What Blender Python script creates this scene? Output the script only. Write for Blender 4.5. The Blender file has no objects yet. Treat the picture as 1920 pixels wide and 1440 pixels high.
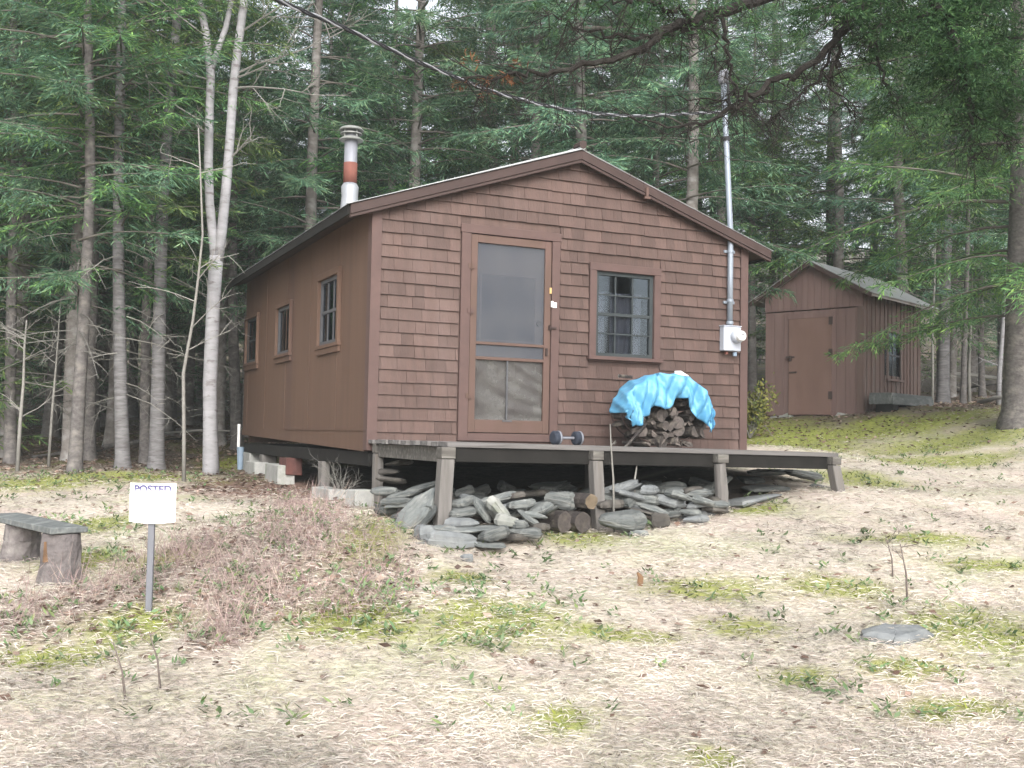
import bpy, math, random
import numpy as np
from mathutils import Vector, Matrix

random.seed(7)
RNG = np.random.default_rng(7)
scene = bpy.context.scene
COL = scene.collection
R = math.radians
EYE = 1.6

# ------------------------------------------------------------------ camera
FPX, PITCH, ROLL = 2021.3, .0481, .0195
cam_d = bpy.data.cameras.new('camera')
cam_d.sensor_width = 36.0
cam_d.lens = FPX / 1920 * 36
cam_d.clip_start = .05
cam_d.clip_end = 2000
cam = bpy.data.objects.new('camera', cam_d)
COL.objects.link(cam)
cam.matrix_world = Matrix.Translation((0, 0, EYE)) @ Matrix.Rotation(math.pi / 2 + PITCH, 4, 'X') @ Matrix.Rotation(ROLL, 4, 'Z')
scene.camera = cam


def ray(px, py):
    x, y = px - 960, py - 720
    c, s = math.cos(ROLL), math.sin(ROLL)
    x, y = x * c + y * s, -x * s + y * c
    x /= FPX
    u = -y / FPX
    c, s = math.cos(PITCH), math.sin(PITCH)
    return np.array([x, c - u * s, s + u * c])


def A(px, py, Y):
    """the point of the place, Y metres ahead, seen in that direction"""
    r = ray(px, py)
    return np.array([0, 0, EYE]) + r * Y / r[1]


# ------------------------------------------------------------------ terrain
CP = np.array([
    (0, 5, -1.53), (-2.3, 5, -1.57), (2.4, 5, -1.47), (0, 2, -1.62), (0, -3, -1.66), (-6, 2, -1.6), (6, 2, -1.5),
    (-2.27, 6.9, -1.17), (-3.3, 7.8, -1.09), (-.1, 6.6, -1.15), (2.39, 6.6, -1.18), (-.34, 8.35, -.89),
    (-.55, 8.8, -.75), (.72, 9.37, -.82), (1.9, 9.95, -.68), (3.17, 10.5, -.5), (1.53, 9, -.80), (4.33, 9.5, -.73),
    (3.22, 12, -.36), (5.41, 13, -.38), (6.66, 16, .03), (7.49, 16, .34), (2.95, 13.3, -.08), (6.19, 19, .52),
    (4.8, 20.3, .45), (-1.45, 10.6, -.70), (-4.2, 16.6, -.6), (-3.08, 14.3, -.64), (-5.4, 15, -.58), (-6.4, 14, -.67),
    (-8.5, 20, -.37), (0, 14, -.55), (1.5, 15, -.38), (-2, 17.5, -.45), (0, 20, .0), (3, 24, .9), (8, 24, .95),
    (12, 20, .6), (-10, 30, .25), (-15, 20, -.4), (0, 32, 1.6), (10, 34, 2.0), (-20, 50, 3), (0, 55, 4.6), (20, 55, 5),
    (0, 90, 10), (-40, 90, 9), (40, 90, 10), (-60, 20, -2), (60, 20, 1), (-40, -30, -3), (40, -30, -2), (0, -40, -3),
    (0, 150, 26), (-90, 150, 22), (90, 150, 24)], float)


def _tps():
    n = len(CP)
    d = np.sqrt(((CP[:, None, :2] - CP[None, :, :2]) ** 2).sum(2)) + 1e-9
    K = d * d * np.log(d) + np.eye(n) * .02
    P = np.c_[np.ones(n), CP[:, :2]]
    M = np.block([[K, P], [P.T, np.zeros((3, 3))]])
    return np.linalg.solve(M, np.r_[CP[:, 2], 0, 0, 0])


_W = _tps()


def gz(x, y):
    x = np.atleast_1d(np.asarray(x, float))
    y = np.atleast_1d(np.asarray(y, float))
    out = np.zeros(x.shape)
    for i, (a, b, _) in enumerate(CP):
        d = np.sqrt((x - a) ** 2 + (y - b) ** 2) + 1e-9
        out += _W[i] * d * d * np.log(d)
    n = len(CP)
    out += _W[n] + _W[n + 1] * x + _W[n + 2] * y
    b = .018 * np.sin(2.1 * x + 1.3 * y) + .014 * np.sin(3.7 * y - 1.9 * x + 1) + .010 * np.sin(6.1 * x + 2) * np.sin(5.3 * y)
    return out + b + EYE


def G(x, y):
    return float(gz(x, y)[0])


def ghit(px, py):
    r = ray(px, py)
    t = np.linspace(3, 60, 3000)
    P = np.array([0, 0, EYE])[None] + t[:, None] * r[None]
    h = P[:, 2] - gz(P[:, 0], P[:, 1])
    k = np.argmax(h < 0) if (h < 0).any() else len(t) - 1
    return P[k]


# ------------------------------------------------------------------ materials
def nodes_of(name):
    m = bpy.data.materials.new(name)
    m.use_nodes = True
    nt = m.node_tree
    nt.nodes.clear()
    out = nt.nodes.new('ShaderNodeOutputMaterial')
    bs = nt.nodes.new('ShaderNodeBsdfPrincipled')
    nt.links.new(bs.outputs[0], out.inputs[0])
    return m, nt, bs, out


def N(nt, kind, **kw):
    n = nt.nodes.new(kind)
    for k, v in kw.items():
        if hasattr(n, k):
            setattr(n, k, v)
        else:
            n.inputs[k].default_value = v
    return n


def rgba(c):
    return (c[0], c[1], c[2], 1)


def mixc(nt, fac, a, b, blend='MIX'):
    n = nt.nodes.new('ShaderNodeMix')
    n.data_type = 'RGBA'
    n.blend_type = blend
    for sock, v in ((n.inputs[0], fac), (n.inputs[6], a), (n.inputs[7], b)):
        if hasattr(v, 'is_output'):
            nt.links.new(v, sock)
        elif isinstance(v, (int, float)):
            sock.default_value = v
        else:
            sock.default_value = rgba(v)
    return n.outputs[2]


def noise(nt, scale, stretch=(1, 1, 1), detail=6, rough=.6, coord='Object', off=(0, 0, 0)):
    tc = nt.nodes.new('ShaderNodeTexCoord')
    mp = nt.nodes.new('ShaderNodeMapping')
    mp.inputs['Scale'].default_value = stretch
    mp.inputs['Location'].default_value = off
    nt.links.new(tc.outputs[coord], mp.inputs[0])
    n = nt.nodes.new('ShaderNodeTexNoise')
    n.inputs['Scale'].default_value = scale
    n.inputs['Detail'].default_value = detail
    n.inputs['Roughness'].default_value = rough
    nt.links.new(mp.outputs[0], n.inputs['Vector'])
    return n.outputs[0]


def ramp(nt, src, lo, hi):
    n = nt.nodes.new('ShaderNodeMapRange')
    n.inputs[1].default_value = lo
    n.inputs[2].default_value = hi
    nt.links.new(src, n.inputs[0])
    return n.outputs[0]


KEEP = ('dead_twig', 'sign', 'faded', 'white', 'grey_meter', 'tarp', 'blue_tarp')
def tone(name, c):
    # albedos were first picked for a darker exposure: one common scale
    return c if name.startswith(KEEP) else tuple(v * .68 for v in c)


def mat(name, c1, c2=None, scale=6, stretch=(1, 1, 1), rough=.85, bump=0., bscale=None, island=0., obj=0., spec=.25,
        c3=None, s3=1.5, lo=.3, hi=.7, lo3=.5, hi3=.7, metal=0.):
    m, nt, bs, out = nodes_of(name)
    c2 = tone(name, c2 or c1)
    c1 = tone(name, c1)
    c3 = tone(name, c3) if c3 else None
    col = mixc(nt, ramp(nt, noise(nt, scale, stretch), lo, hi), c1, c2)
    if c3:
        col = mixc(nt, ramp(nt, noise(nt, s3, stretch, off=(3, 5, 7)), lo3, hi3), col, c3)
    if island or obj:
        if island:
            src = nt.nodes.new('ShaderNodeNewGeometry').outputs['Random Per Island']
        else:
            src = nt.nodes.new('ShaderNodeObjectInfo').outputs['Random']
        mr = nt.nodes.new('ShaderNodeMapRange')
        k = island or obj
        mr.inputs[3].default_value = 1 - k
        mr.inputs[4].default_value = 1 + k
        nt.links.new(src, mr.inputs[0])
        hs = nt.nodes.new('ShaderNodeHueSaturation')
        nt.links.new(col, hs.inputs['Color'])
        nt.links.new(mr.outputs[0], hs.inputs['Value'])
        col = hs.outputs[0]
    nt.links.new(col, bs.inputs['Base Color'])
    bs.inputs['Roughness'].default_value = rough
    bs.inputs['Specular IOR Level'].default_value = spec
    bs.inputs['Metallic'].default_value = metal
    if bump:
        b = nt.nodes.new('ShaderNodeBump')
        b.inputs['Strength'].default_value = bump
        b.inputs['Distance'].default_value = .02
        nt.links.new(noise(nt, bscale or scale * 2, stretch), b.inputs['Height'])
        nt.links.new(b.outputs[0], bs.inputs['Normal'])
    return m


def blade_mat(name, cols, rough=.75, obj=.25, trans=.35):
    """many small blades: each island takes its own colour out of a short range"""
    m, nt, bs, out = nodes_of(name)
    if not name.startswith('needles'):
        cols = [tone(name, c) for c in cols]
    geo = nt.nodes.new('ShaderNodeNewGeometry')
    cr = nt.nodes.new('ShaderNodeValToRGB')
    e = cr.color_ramp.elements
    e[0].position = 0
    e[0].color = rgba(cols[0])
    e[1].position = 1
    e[1].color = rgba(cols[-1])
    for i, c in enumerate(cols[1:-1]):
        x = e.new((i + 1) / (len(cols) - 1))
        x.color = rgba(c)
    nt.links.new(geo.outputs['Random Per Island'], cr.inputs[0])
    col = cr.outputs[0]
    # clumps
    n = ramp(nt, noise(nt, .9, detail=3, coord='Object'), .35, .65)
    hs = nt.nodes.new('ShaderNodeHueSaturation')
    mr = nt.nodes.new('ShaderNodeMapRange')
    mr.inputs[3].default_value = .62
    mr.inputs[4].default_value = 1.35
    nt.links.new(n, mr.inputs[0])
    nt.links.new(mr.outputs[0], hs.inputs['Value'])
    nt.links.new(col, hs.inputs['Color'])
    col = hs.outputs[0]
    if obj:
        oi = nt.nodes.new('ShaderNodeObjectInfo')
        mr = nt.nodes.new('ShaderNodeMapRange')
        mr.inputs[3].default_value = 1 - obj
        mr.inputs[4].default_value = 1 + obj
        nt.links.new(oi.outputs['Random'], mr.inputs[0])
        mr2 = nt.nodes.new('ShaderNodeMapRange')
        mr2.inputs[3].default_value = .47
        mr2.inputs[4].default_value = .525
        nt.links.new(oi.outputs['Random'], mr2.inputs[0])
        hs = nt.nodes.new('ShaderNodeHueSaturation')
        nt.links.new(mr.outputs[0], hs.inputs['Value'])
        nt.links.new(mr2.outputs[0], hs.inputs['Hue'])
        nt.links.new(col, hs.inputs['Color'])
        col = hs.outputs[0]
    nt.links.new(col, bs.inputs['Base Color'])
    bs.inputs['Roughness'].default_value = rough
    bs.inputs['Specular IOR Level'].default_value = .2
    if trans:
        tr = nt.nodes.new('ShaderNodeBsdfTranslucent')
        nt.links.new(col, tr.inputs[0])
        mx = nt.nodes.new('ShaderNodeMixShader')
        mx.inputs[0].default_value = trans
        nt.links.new(bs.outputs[0], mx.inputs[1])
        nt.links.new(tr.outputs[0], mx.inputs[2])
        nt.links.new(mx.outputs[0], out.inputs[0])
    return m


def sheet_mat(name, col, opaque, rough=.5, spec=.5, c2=None, scale=10):
    """insect screen, plastic sheet: part of the light goes straight through"""
    m, nt, bs, out = nodes_of(name)
    c = mixc(nt, ramp(nt, noise(nt, scale), .35, .65), tone(name, col), tone(name, c2 or col))
    nt.links.new(c, bs.inputs['Base Color'])
    bs.inputs['Roughness'].default_value = rough
    bs.inputs['Specular IOR Level'].default_value = spec
    tr = nt.nodes.new('ShaderNodeBsdfTransparent')
    mx = nt.nodes.new('ShaderNodeMixShader')
    mx.inputs[0].default_value = opaque
    nt.links.new(tr.outputs[0], mx.inputs[1])
    nt.links.new(bs.outputs[0], mx.inputs[2])
    nt.links.new(mx.outputs[0], out.inputs[0])
    return m


def glass_mat(name):
    m, nt, bs, out = nodes_of(name)
    gl = nt.nodes.new('ShaderNodeBsdfGlossy')
    gl.inputs['Roughness'].default_value = .04
    gl.inputs[0].default_value = (.65, .75, .85, 1)
    tr = nt.nodes.new('ShaderNodeBsdfTransparent')
    lw = nt.nodes.new('ShaderNodeLayerWeight')
    lw.inputs[0].default_value = .35
    mx = nt.nodes.new('ShaderNodeMixShader')
    nt.links.new(ramp(nt, lw.outputs['Fresnel'], .0, 1.0), mx.inputs[0])
    nt.links.new(tr.outputs[0], mx.inputs[1])
    nt.links.new(gl.outputs[0], mx.inputs[2])
    nt.links.new(mx.outputs[0], out.inputs[0])
    return m


M = {}
M['shingle'] = mat('painted_shingle', (.136, .088, .075), (.098, .064, .055), scale=5, stretch=(2.5, 2.5, .5), bump=.25, bscale=22, island=.17,
                   c3=(.160, .112, .100), s3=.9, lo3=.5, hi3=.85, rough=.75)
M['ply'] = mat('painted_plywood', (.162, .098, .069), (.134, .081, .058), scale=2.6, stretch=(2.5, 2.5, .16), bump=.08, bscale=30,
               c3=(.108, .066, .055), s3=.55, rough=.7)
M['trim'] = mat('painted_trim', (.138, .086, .076), (.110, .069, .062), scale=5, stretch=(1, 1, 1), bump=.1, rough=.65)
M['doorwood'] = mat('painted_door_wood', (.148, .090, .075), (.120, .076, .058), scale=4, stretch=(2, 2, .5), bump=.08, rough=.6)
M['fascia'] = mat('painted_fascia', (.074, .046, .041), (.055, .035, .031), scale=4, bump=.1, rough=.65)
M['soffit'] = mat('soffit_wood', (.09, .06, .05), (.06, .04, .035), scale=4)
M['metalroof'] = mat('galvanised_roof', (.55, .57, .58), (.45, .46, .46), scale=4, rough=.45, metal=.4, c3=(.35, .28, .22), s3=2, lo3=.55, hi3=.8)
M['rustroof'] = mat('rusty_roof', (.42, .40, .39), (.30, .24, .22), scale=3, rough=.6, c3=(.12, .10, .08), s3=1.6, lo3=.45, hi3=.7)
M['screen'] = sheet_mat('insect_screen', (.072, .085, .112), .45, rough=.55, c2=(.115, .125, .145), scale=3)
M['plastic'] = sheet_mat('cloudy_plastic', (.150, .148, .138), .75, rough=.35, spec=.35, c2=(.075, .068, .066), scale=4)
M['glass'] = glass_mat('window_glass')
M['innerdoor'] = mat('inner_door_paint', (.30, .255, .245), (.23, .20, .195), scale=3)
M['innerpanel'] = mat('inner_door_panel', (.13, .115, .12), (.085, .078, .082), scale=2.5, stretch=(1, 1, 2.5))
M['sash'] = mat('sash_paint', (.060, .070, .073), (.045, .054, .057), scale=6)
M['sashpale'] = mat('pale_sash_paint', (.125, .127, .135), (.09, .09, .097), scale=6)
M['curtain'] = mat('curtain_cloth', (.065, .074, .098), (.045, .052, .07), scale=5, stretch=(4, 4, .3))
M['blind'] = mat('brown_blind', (.20, .11, .09), (.15, .08, .07), scale=5)
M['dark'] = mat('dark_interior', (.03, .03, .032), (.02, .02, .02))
M['deck'] = mat('weathered_deck', (.22, .21, .205), (.13, .12, .115), scale=4, stretch=(.3, 6, 6), bump=.3, island=.15, c3=(.30, .29, .285), s3=2)
M['post'] = mat('grey_post', (.235, .22, .21), (.15, .14, .13), scale=6, stretch=(5, 5, .4), bump=.25, c3=(.18, .16, .14), s3=3, lo3=.52, hi3=.75)
M['rim'] = mat('deck_rim', (.16, .148, .135), (.09, .083, .074), scale=6, stretch=(.5, 6, 4), bump=.3, c3=(.26, .25, .225), s3=4, lo3=.5, hi3=.7)
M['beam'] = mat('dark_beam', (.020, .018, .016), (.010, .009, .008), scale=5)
M['block'] = mat('concrete_block', (.50, .50, .47), (.38, .38, .37), scale=12, bump=.3, c3=(.30, .32, .26), s3=3)
M['brick'] = mat('red_brick', (.17, .07, .058), (.10, .05, .045), scale=8, bump=.2)
M['slate'] = mat('slate', (.20, .212, .206), (.088, .098, .097), scale=4, stretch=(1.2, 1.2, 7), bump=1.0, bscale=11, obj=.38, c3=(.30, .305, .285), s3=3, rough=.8)
M['slatepale'] = mat('pale_rock', (.42, .42, .39), (.20, .21, .19), scale=5, bump=.5, c3=(.22, .25, .16), s3=3, lo3=.55, hi3=.75)
M['brownrock'] = mat('brown_rock', (.115, .105, .095), (.06, .055, .050), scale=6, bump=.5, obj=.2, c3=(.19, .175, .15), s3=3)
M['blueslab'] = mat('blue_slab', (.27, .285, .29), (.14, .15, .155), scale=6, bump=.6, c3=(.29, .30, .29), s3=3)
M['barklog'] = mat('log_bark', (.10, .085, .08), (.05, .042, .04), scale=9, stretch=(3, 3, 3), bump=.7, obj=.35, c3=(.26, .23, .19), s3=4, lo3=.5, hi3=.7)
M['cut'] = mat('cut_wood', (.16, .135, .122), (.07, .06, .056), scale=10, stretch=(4, 1, 4), obj=.4, c3=(.19, .165, .14), s3=3, lo3=.55, hi3=.7)
M['tarp'] = mat('blue_tarp', (.10,.45,.72), (.07,.36,.66), scale=6, rough=.38, spec=.5, bump=.15, bscale=25)
M['tarpfade'] = mat('tarp_faded', (.12, .34, .51), (.07, .25, .43), scale=7, rough=.38, spec=.5, bump=.2, bscale=30)
M['galv'] = mat('galvanised_pipe', (.36, .41, .47), (.30, .34, .40), scale=4, stretch=(4, 4, .4), rough=.4, metal=.3)
M['meterbox'] = mat('grey_meter_box', (.40, .425, .47), (.35, .37, .42), scale=6, rough=.45)
M['white'] = mat('white_enamel', (.78, .78, .77), (.70, .70, .70), scale=8, rough=.4)
M['blackplastic'] = mat('black_rubber', (.025, .026, .03), (.04, .04, .045), rough=.6)
M['bluebit'] = mat('blue_plastic', (.34, .43, .54), (.27, .37, .48), rough=.4)
M['pipeflue'] = mat('flue_metal', (.34, .35, .39), (.27, .28, .31), scale=8, stretch=(3, 3, .4), rough=.5, metal=.3)
M['pipeflash'] = mat('flue_flashing', (.42, .44, .47), (.33, .345, .37), scale=8, stretch=(3, 3, .4), rough=.4, metal=.3)
M['rust'] = mat('rust_band', (.235, .088, .065), (.16, .065, .052), scale=9, rough=.8)
M['cap'] = mat('flue_cap', (.40, .41, .39), (.26, .27, .26), scale=9, rough=.5, metal=.3)
M['wirepale'] = mat('bare_wire', (.46, .47, .50), (.36, .37, .40), rough=.5, metal=.2)
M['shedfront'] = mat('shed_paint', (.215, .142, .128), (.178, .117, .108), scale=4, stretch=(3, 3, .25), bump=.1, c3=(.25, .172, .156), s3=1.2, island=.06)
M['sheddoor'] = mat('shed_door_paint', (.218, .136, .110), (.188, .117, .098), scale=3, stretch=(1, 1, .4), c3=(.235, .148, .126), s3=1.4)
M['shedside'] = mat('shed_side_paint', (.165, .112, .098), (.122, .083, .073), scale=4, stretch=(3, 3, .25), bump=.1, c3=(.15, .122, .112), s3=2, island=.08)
M['grayplank'] = mat('weathered_plank', (.22, .235, .23), (.11, .12, .12), scale=5, stretch=(6, 1, 3), bump=.3, c3=(.32, .335, .325), s3=3)
M['darkplank'] = mat('dark_plank', (.13, .14, .14), (.07, .078, .078), scale=5, stretch=(6, 1, 3), bump=.3, c3=(.20, .21, .205), s3=3)
M['stump'] = mat('stump_bark', (.22, .195, .19), (.13, .115, .115), scale=8, stretch=(2, 2, 2), bump=.8, bscale=14, c3=(.32, .30, .28), s3=3)
M['rot'] = mat('rotten_wood', (.24, .135, .07), (.14, .085, .05), scale=9, bump=.5)
M['signwhite'] = mat('sign_panel', (.66, .67, .65), (.60, .63, .60), scale=5, rough=.5)
M['signpost'] = mat('grey_sign_post', (.21, .215, .24), (.16, .165, .185), scale=5, stretch=(4, 4, .4), rough=.6)
M['smudge'] = mat('faded_print', (.50, .52, .50), (.56, .57, .55), scale=30)
M['yellow'] = mat('yellow_tag', (.75, .50, .22), (.65, .45, .2))
M['iron'] = mat('dark_iron', (.07, .045, .04), (.05, .035, .03), rough=.6)

M['bark_grey'] = mat('bark_grey', (.27, .265, .27), (.12, .113, .112), scale=4, stretch=(1.2, 1.2, 7), bump=.5, bscale=9, c3=(.13, .12, .12), s3=4.2, lo3=.54, hi3=.66, obj=.12)
M['bark_brown'] = mat('bark_brown', (.185, .172, .165), (.085, .076, .074), scale=7, stretch=(2, 2, 3), bump=.7, bscale=10, c3=(.24, .22, .20), s3=3, lo3=.5, hi3=.7, obj=.2)
M['bark_bg'] = mat('bark_background', (.24, .22, .205), (.14, .125, .115), scale=6, stretch=(2, 2, 3), c3=(.33, .32, .31), s3=2, lo3=.5, hi3=.7, obj=.35)
M['bark_pale'] = mat('bark_pale', (.40, .395, .41), (.28, .275, .285), scale=5, stretch=(1, 1, 3), bump=.25, bscale=10, c3=(.20, .18, .185), s3=5, lo3=.57, hi3=.66)
M['bark_sap'] = mat('bark_sapling', (.34, .33, .30), (.24, .23, .21), scale=6, stretch=(1, 1, 2), obj=.2)
M['twig'] = mat('dead_twig', (.135, .13, .115), (.21, .205, .185), scale=5, obj=.3)
M['branch'] = mat('branch_wood', (.12, .105, .09), (.20, .185, .165), scale=5)
M['boughbark'] = mat('bough_bark', (.013, .011, .009), (.026, .021, .018), scale=12, bump=.6, c3=(.05, .05, .042), s3=7, lo3=.55, hi3=.7)
M['needle'] = blade_mat('needles', [(.044, .098, .048), (.084, .172, .072), (.128, .238, .084), (.20, .31, .088)])
M['needle_b'] = blade_mat('needles_blue', [(.044, .100, .068), (.080, .166, .104), (.126, .232, .136), (.19, .285, .148)])
M['needle_near'] = blade_mat('needles_near', [(.020, .048, .022), (.032, .076, .032), (.046, .105, .040), (.078, .145, .050)], obj=0)
M['needle_dead'] = blade_mat('needles_dead', [(.16, .07, .04), (.24, .12, .06), (.18, .085, .05)], obj=0)


# ------------------------------------------------------------------ mesh helpers
class MB:
    def __init__(s):
        s.v, s.f, s.mi = [], [], []

    def add(s, verts, faces, mi=0):
        b = len(s.v)
        s.v += [tuple(map(float, p)) for p in verts]
        s.f += [tuple(i + b for i in f) for f in faces]
        s.mi += [mi] * len(faces)
        return s

    def box(s, x0, x1, y0, y1, z0, z1, mi=0, m=None, jit=0):
        P = [(x, y, z) for z in (z0, z1) for y in (y0, y1) for x in (x0, x1)]
        if jit:
            P = [tuple(c + random.uniform(-jit, jit) for c in p) for p in P]
        if m is not None:
            P = [tuple(m @ Vector(p)) for p in P]
        return s.add(P, [(0, 2, 3, 1), (4, 5, 7, 6), (0, 1, 5, 4), (2, 6, 7, 3), (0, 4, 6, 2), (1, 3, 7, 5)], mi)

    def prism(s, poly, d0, d1, axis='y', mi=0):
        """poly of (u, w); axis y: (u, d, w); axis x: (d, u, w); axis z: (u, w, d)"""
        f = {'y': lambda u, w, d: (u, d, w), 'x': lambda u, w, d: (d, u, w), 'z': lambda u, w, d: (u, w, d)}[axis]
        n = len(poly)
        P = [f(u, w, d0) for u, w in poly] + [f(u, w, d1) for u, w in poly]
        F = [tuple(range(n)), tuple(range(2 * n - 1, n - 1, -1))]
        F += [(i, i + n, (i + 1) % n + n, (i + 1) % n) for i in range(n)]
        return s.add(P, F, mi)

    def tube(s, pts, rad, n=8, mi=0, caps=True, wob=0.):
        pts = [Vector(p) for p in pts]
        if isinstance(rad, (int, float)):
            rad = [rad] * len(pts)
        V, F = [], []
        up = Vector((.31, .95, .1)).normalized()
        for i, p in enumerate(pts):
            t = (pts[min(i + 1, len(pts) - 1)] - pts[max(i - 1, 0)])
            t = t.normalized() if t.length > 1e-9 else Vector((0, 0, 1))
            a = t.cross(up)
            a = a.normalized() if a.length > .05 else t.cross(Vector((1, 0, 0))).normalized()
            b = t.cross(a)
            for k in range(n):
                w = 2 * math.pi * k / n
                r = rad[i] * (1 + random.uniform(-wob, wob))
                V.append(p + a * math.cos(w) * r + b * math.sin(w) * r)
        for i in range(len(pts) - 1):
            for k in range(n):
                k2 = (k + 1) % n
                F.append((i * n + k, i * n + k2, (i + 1) * n + k2, (i + 1) * n + k))
        if caps:
            F.append(tuple(range(n - 1, -1, -1)))
            F.append(tuple((len(pts) - 1) * n + k for k in range(n)))
        return s.add(V, F, mi)

    def disc(s, c, axis, r, d, n=20, mi=0):
        c, axis = Vector(c), Vector(axis).normalized()
        return s.tube([c, c + axis * d], r, n, mi)

    def build(s, name, m, parent=None, smooth=False, bevel=0):
        me = bpy.data.meshes.new(name)
        me.from_pydata(s.v, [], s.f)
        ms = m if isinstance(m, (list, tuple)) else [m]
        for x in ms:
            me.materials.append(x)
        if len(ms) > 1:
            me.polygons.foreach_set('material_index', s.mi)
        if smooth:
            me.polygons.foreach_set('use_smooth', [True] * len(me.polygons))
        me.validate()
        o = link(name, me, parent)
        if bevel:
            b = o.modifiers.new('bevel', 'BEVEL')
            b.width = bevel
            b.segments = 1
            b.limit_method = 'ANGLE'
        return o


def link(name, me, parent=None):
    o = bpy.data.objects.new(name, me)
    COL.objects.link(o)
    if parent is not None:
        o.parent = parent
    return o


def quads(V, Q, mats, mi=None):
    """fast mesh from arrays"""
    me = bpy.data.meshes.new('leaves')
    V = np.asarray(V, np.float32)
    Q = np.asarray(Q, np.int32)
    k = Q.shape[1]
    me.vertices.add(len(V))
    me.vertices.foreach_set('co', V.ravel())
    me.loops.add(Q.size)
    me.loops.foreach_set('vertex_index', Q.ravel())
    me.polygons.add(len(Q))
    me.polygons.foreach_set('loop_start', np.arange(0, Q.size, k, dtype=np.int32))
    for m in mats:
        me.materials.append(m)
    if mi is not None:
        me.polygons.foreach_set('material_index', np.asarray(mi, np.int32))
    me.update(calc_edges=True)
    return me


def empty(name, loc=(0, 0, 0), rz=0):
    o = bpy.data.objects.new(name, None)
    COL.objects.link(o)
    o.empty_display_size = .2
    o.location = loc
    o.rotation_euler = (0, 0, rz)
    return o


def tag(o, label=None, cat=None, group=None, kind=None):
    if label:
        o['label'] = label
    if cat:
        o['category'] = cat
    if group:
        o['group'] = group
    if kind or label:
        o['kind'] = kind or 'thing'
    return o


def copy_tree(o, kids, loc, rz, sc):
    c = o.copy()
    COL.objects.link(c)
    c.location, c.rotation_euler, c.scale = loc, (0, 0, rz), (sc, sc, sc)
    for k in kids:
        d = k.copy()
        COL.objects.link(d)
        d.parent = c
    return c


def nrm(v):
    return v / (np.linalg.norm(v, axis=-1, keepdims=True) + 1e-9)


def diamonds(O, D, S, l, w, bend=None):
    """n blades, each a diamond of four corners"""
    l, w = np.reshape(l, (-1, 1)), np.reshape(w, (-1, 1))
    mid = O + D * l * .45
    V = np.stack([O, mid + S * w / 2, O + D * l, mid - S * w / 2], 1)
    if bend is not None:
        V[:, 2, 2] += bend
    n = len(O)
    return V.reshape(-1, 3), np.arange(4 * n).reshape(n, 4)


# ------------------------------------------------------------------ world and light
w = bpy.data.worlds.new('World')
scene.world = w
w.use_nodes = True
nt = w.node_tree
nt.nodes.clear()
wo = nt.nodes.new('ShaderNodeOutputWorld')
bg = nt.nodes.new('ShaderNodeBackground')
sky = nt.nodes.new('ShaderNodeTexSky')
sky.sky_type = 'NISHITA'
sky.sun_disc = False
SUN_EL, SUN_ROT = R(34), R(170)
sky.sun_elevation, sky.sun_rotation = SUN_EL, SUN_ROT
sky.air_density, sky.dust_density, sky.ozone_density = 1.0, 4.0, 1.0
hs = nt.nodes.new('ShaderNodeHueSaturation')
hs.inputs['Saturation'].default_value = .28
nt.links.new(sky.outputs[0], hs.inputs['Color'])
nt.links.new(hs.outputs[0], bg.inputs[0])
bg.inputs[1].default_value = .15
nt.links.new(bg.outputs[0], wo.inputs[0])
sl = bpy.data.lights.new('sun', 'SUN')
sl.energy = 1.3
sl.angle = R(50)
sl.color = (1, .985, .965)
so = bpy.data.objects.new('sun', sl)
COL.objects.link(so)
# Nishita: rotation 0 looks along +Y, turning clockwise
sd = Vector((math.sin(SUN_ROT) * math.cos(SUN_EL), math.cos(SUN_ROT) * math.cos(SUN_EL), math.sin(SUN_EL)))
so.rotation_euler = (-sd).to_track_quat('-Z', 'Y').to_euler()
so.location = (0, -5, 20)

# ------------------------------------------------------------------ ground
MOSS = [(920, 1160, 150, 40), (1320, 1105, 110, 20), (700, 995, 55, 35), (1090, 1008, 70, 14), (1830, 1180, 130, 45),
        (1560, 1100, 100, 20), (1800, 835, 200, 16), (1480, 822, 100, 18), (60, 912, 150, 14), (1390, 1175, 70, 18),
        (1050, 1350, 60, 18), (1340, 1425, 50, 15), (100, 1235, 110, 25), (250, 1180, 90, 35), (650, 1160, 110, 35),
        (1600, 900, 90, 14), (450, 872, 60, 10), (1700, 1255, 80, 16), (180, 985, 80, 14), (1420, 955, 50, 10), (700, 1180, 100, 25),
        (230, 895, 150, 10), (1650, 790, 60, 8), (150, 1050, 60, 20), (300, 1050, 50, 14), (1500, 1270, 60, 12), (870, 1085, 60, 12),
        (1620, 812, 260, 14), (1440, 838, 70, 14), (1750, 868, 170, 10), (1720, 1010, 120, 10), (1850, 1060, 90, 10), (1150, 1190, 120, 14), (1800, 1330, 110, 16)]
BRUSH = [(620, 1060, 150, 60), (480, 1110, 160, 70), (200, 1120, 130, 40), (700, 1090, 80, 50), (420, 1190, 70, 40), (560, 980, 90, 40),
         (380, 1040, 110, 50), (90, 1160, 110, 40), (660, 1130, 100, 40)]
RED = [(520, 912, 130, 22), (440, 905, 60, 16), (600, 930, 60, 18)]


def world_patches(lst):
    out = []
    for (px, py, rx, ry) in lst:
        c, n_, f_ = ghit(px, py), ghit(px, py + ry), ghit(px, py - ry)
        out.append((c[0], c[1], rx * c[1] / FPX, max(.12, (f_[1] - n_[1]) / 2)))
    return out


MOSSW, BRUSHW, REDW = map(world_patches, (MOSS, BRUSH, RED))


def patch(x, y, lst):
    v = np.zeros(x.shape)
    for (cx, cy, rx, ry) in lst:
        q = ((x - cx) / rx) ** 2 + ((y - cy) / ry) ** 2
        v = np.maximum(v, np.exp(-q * .8))
    return v


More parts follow.
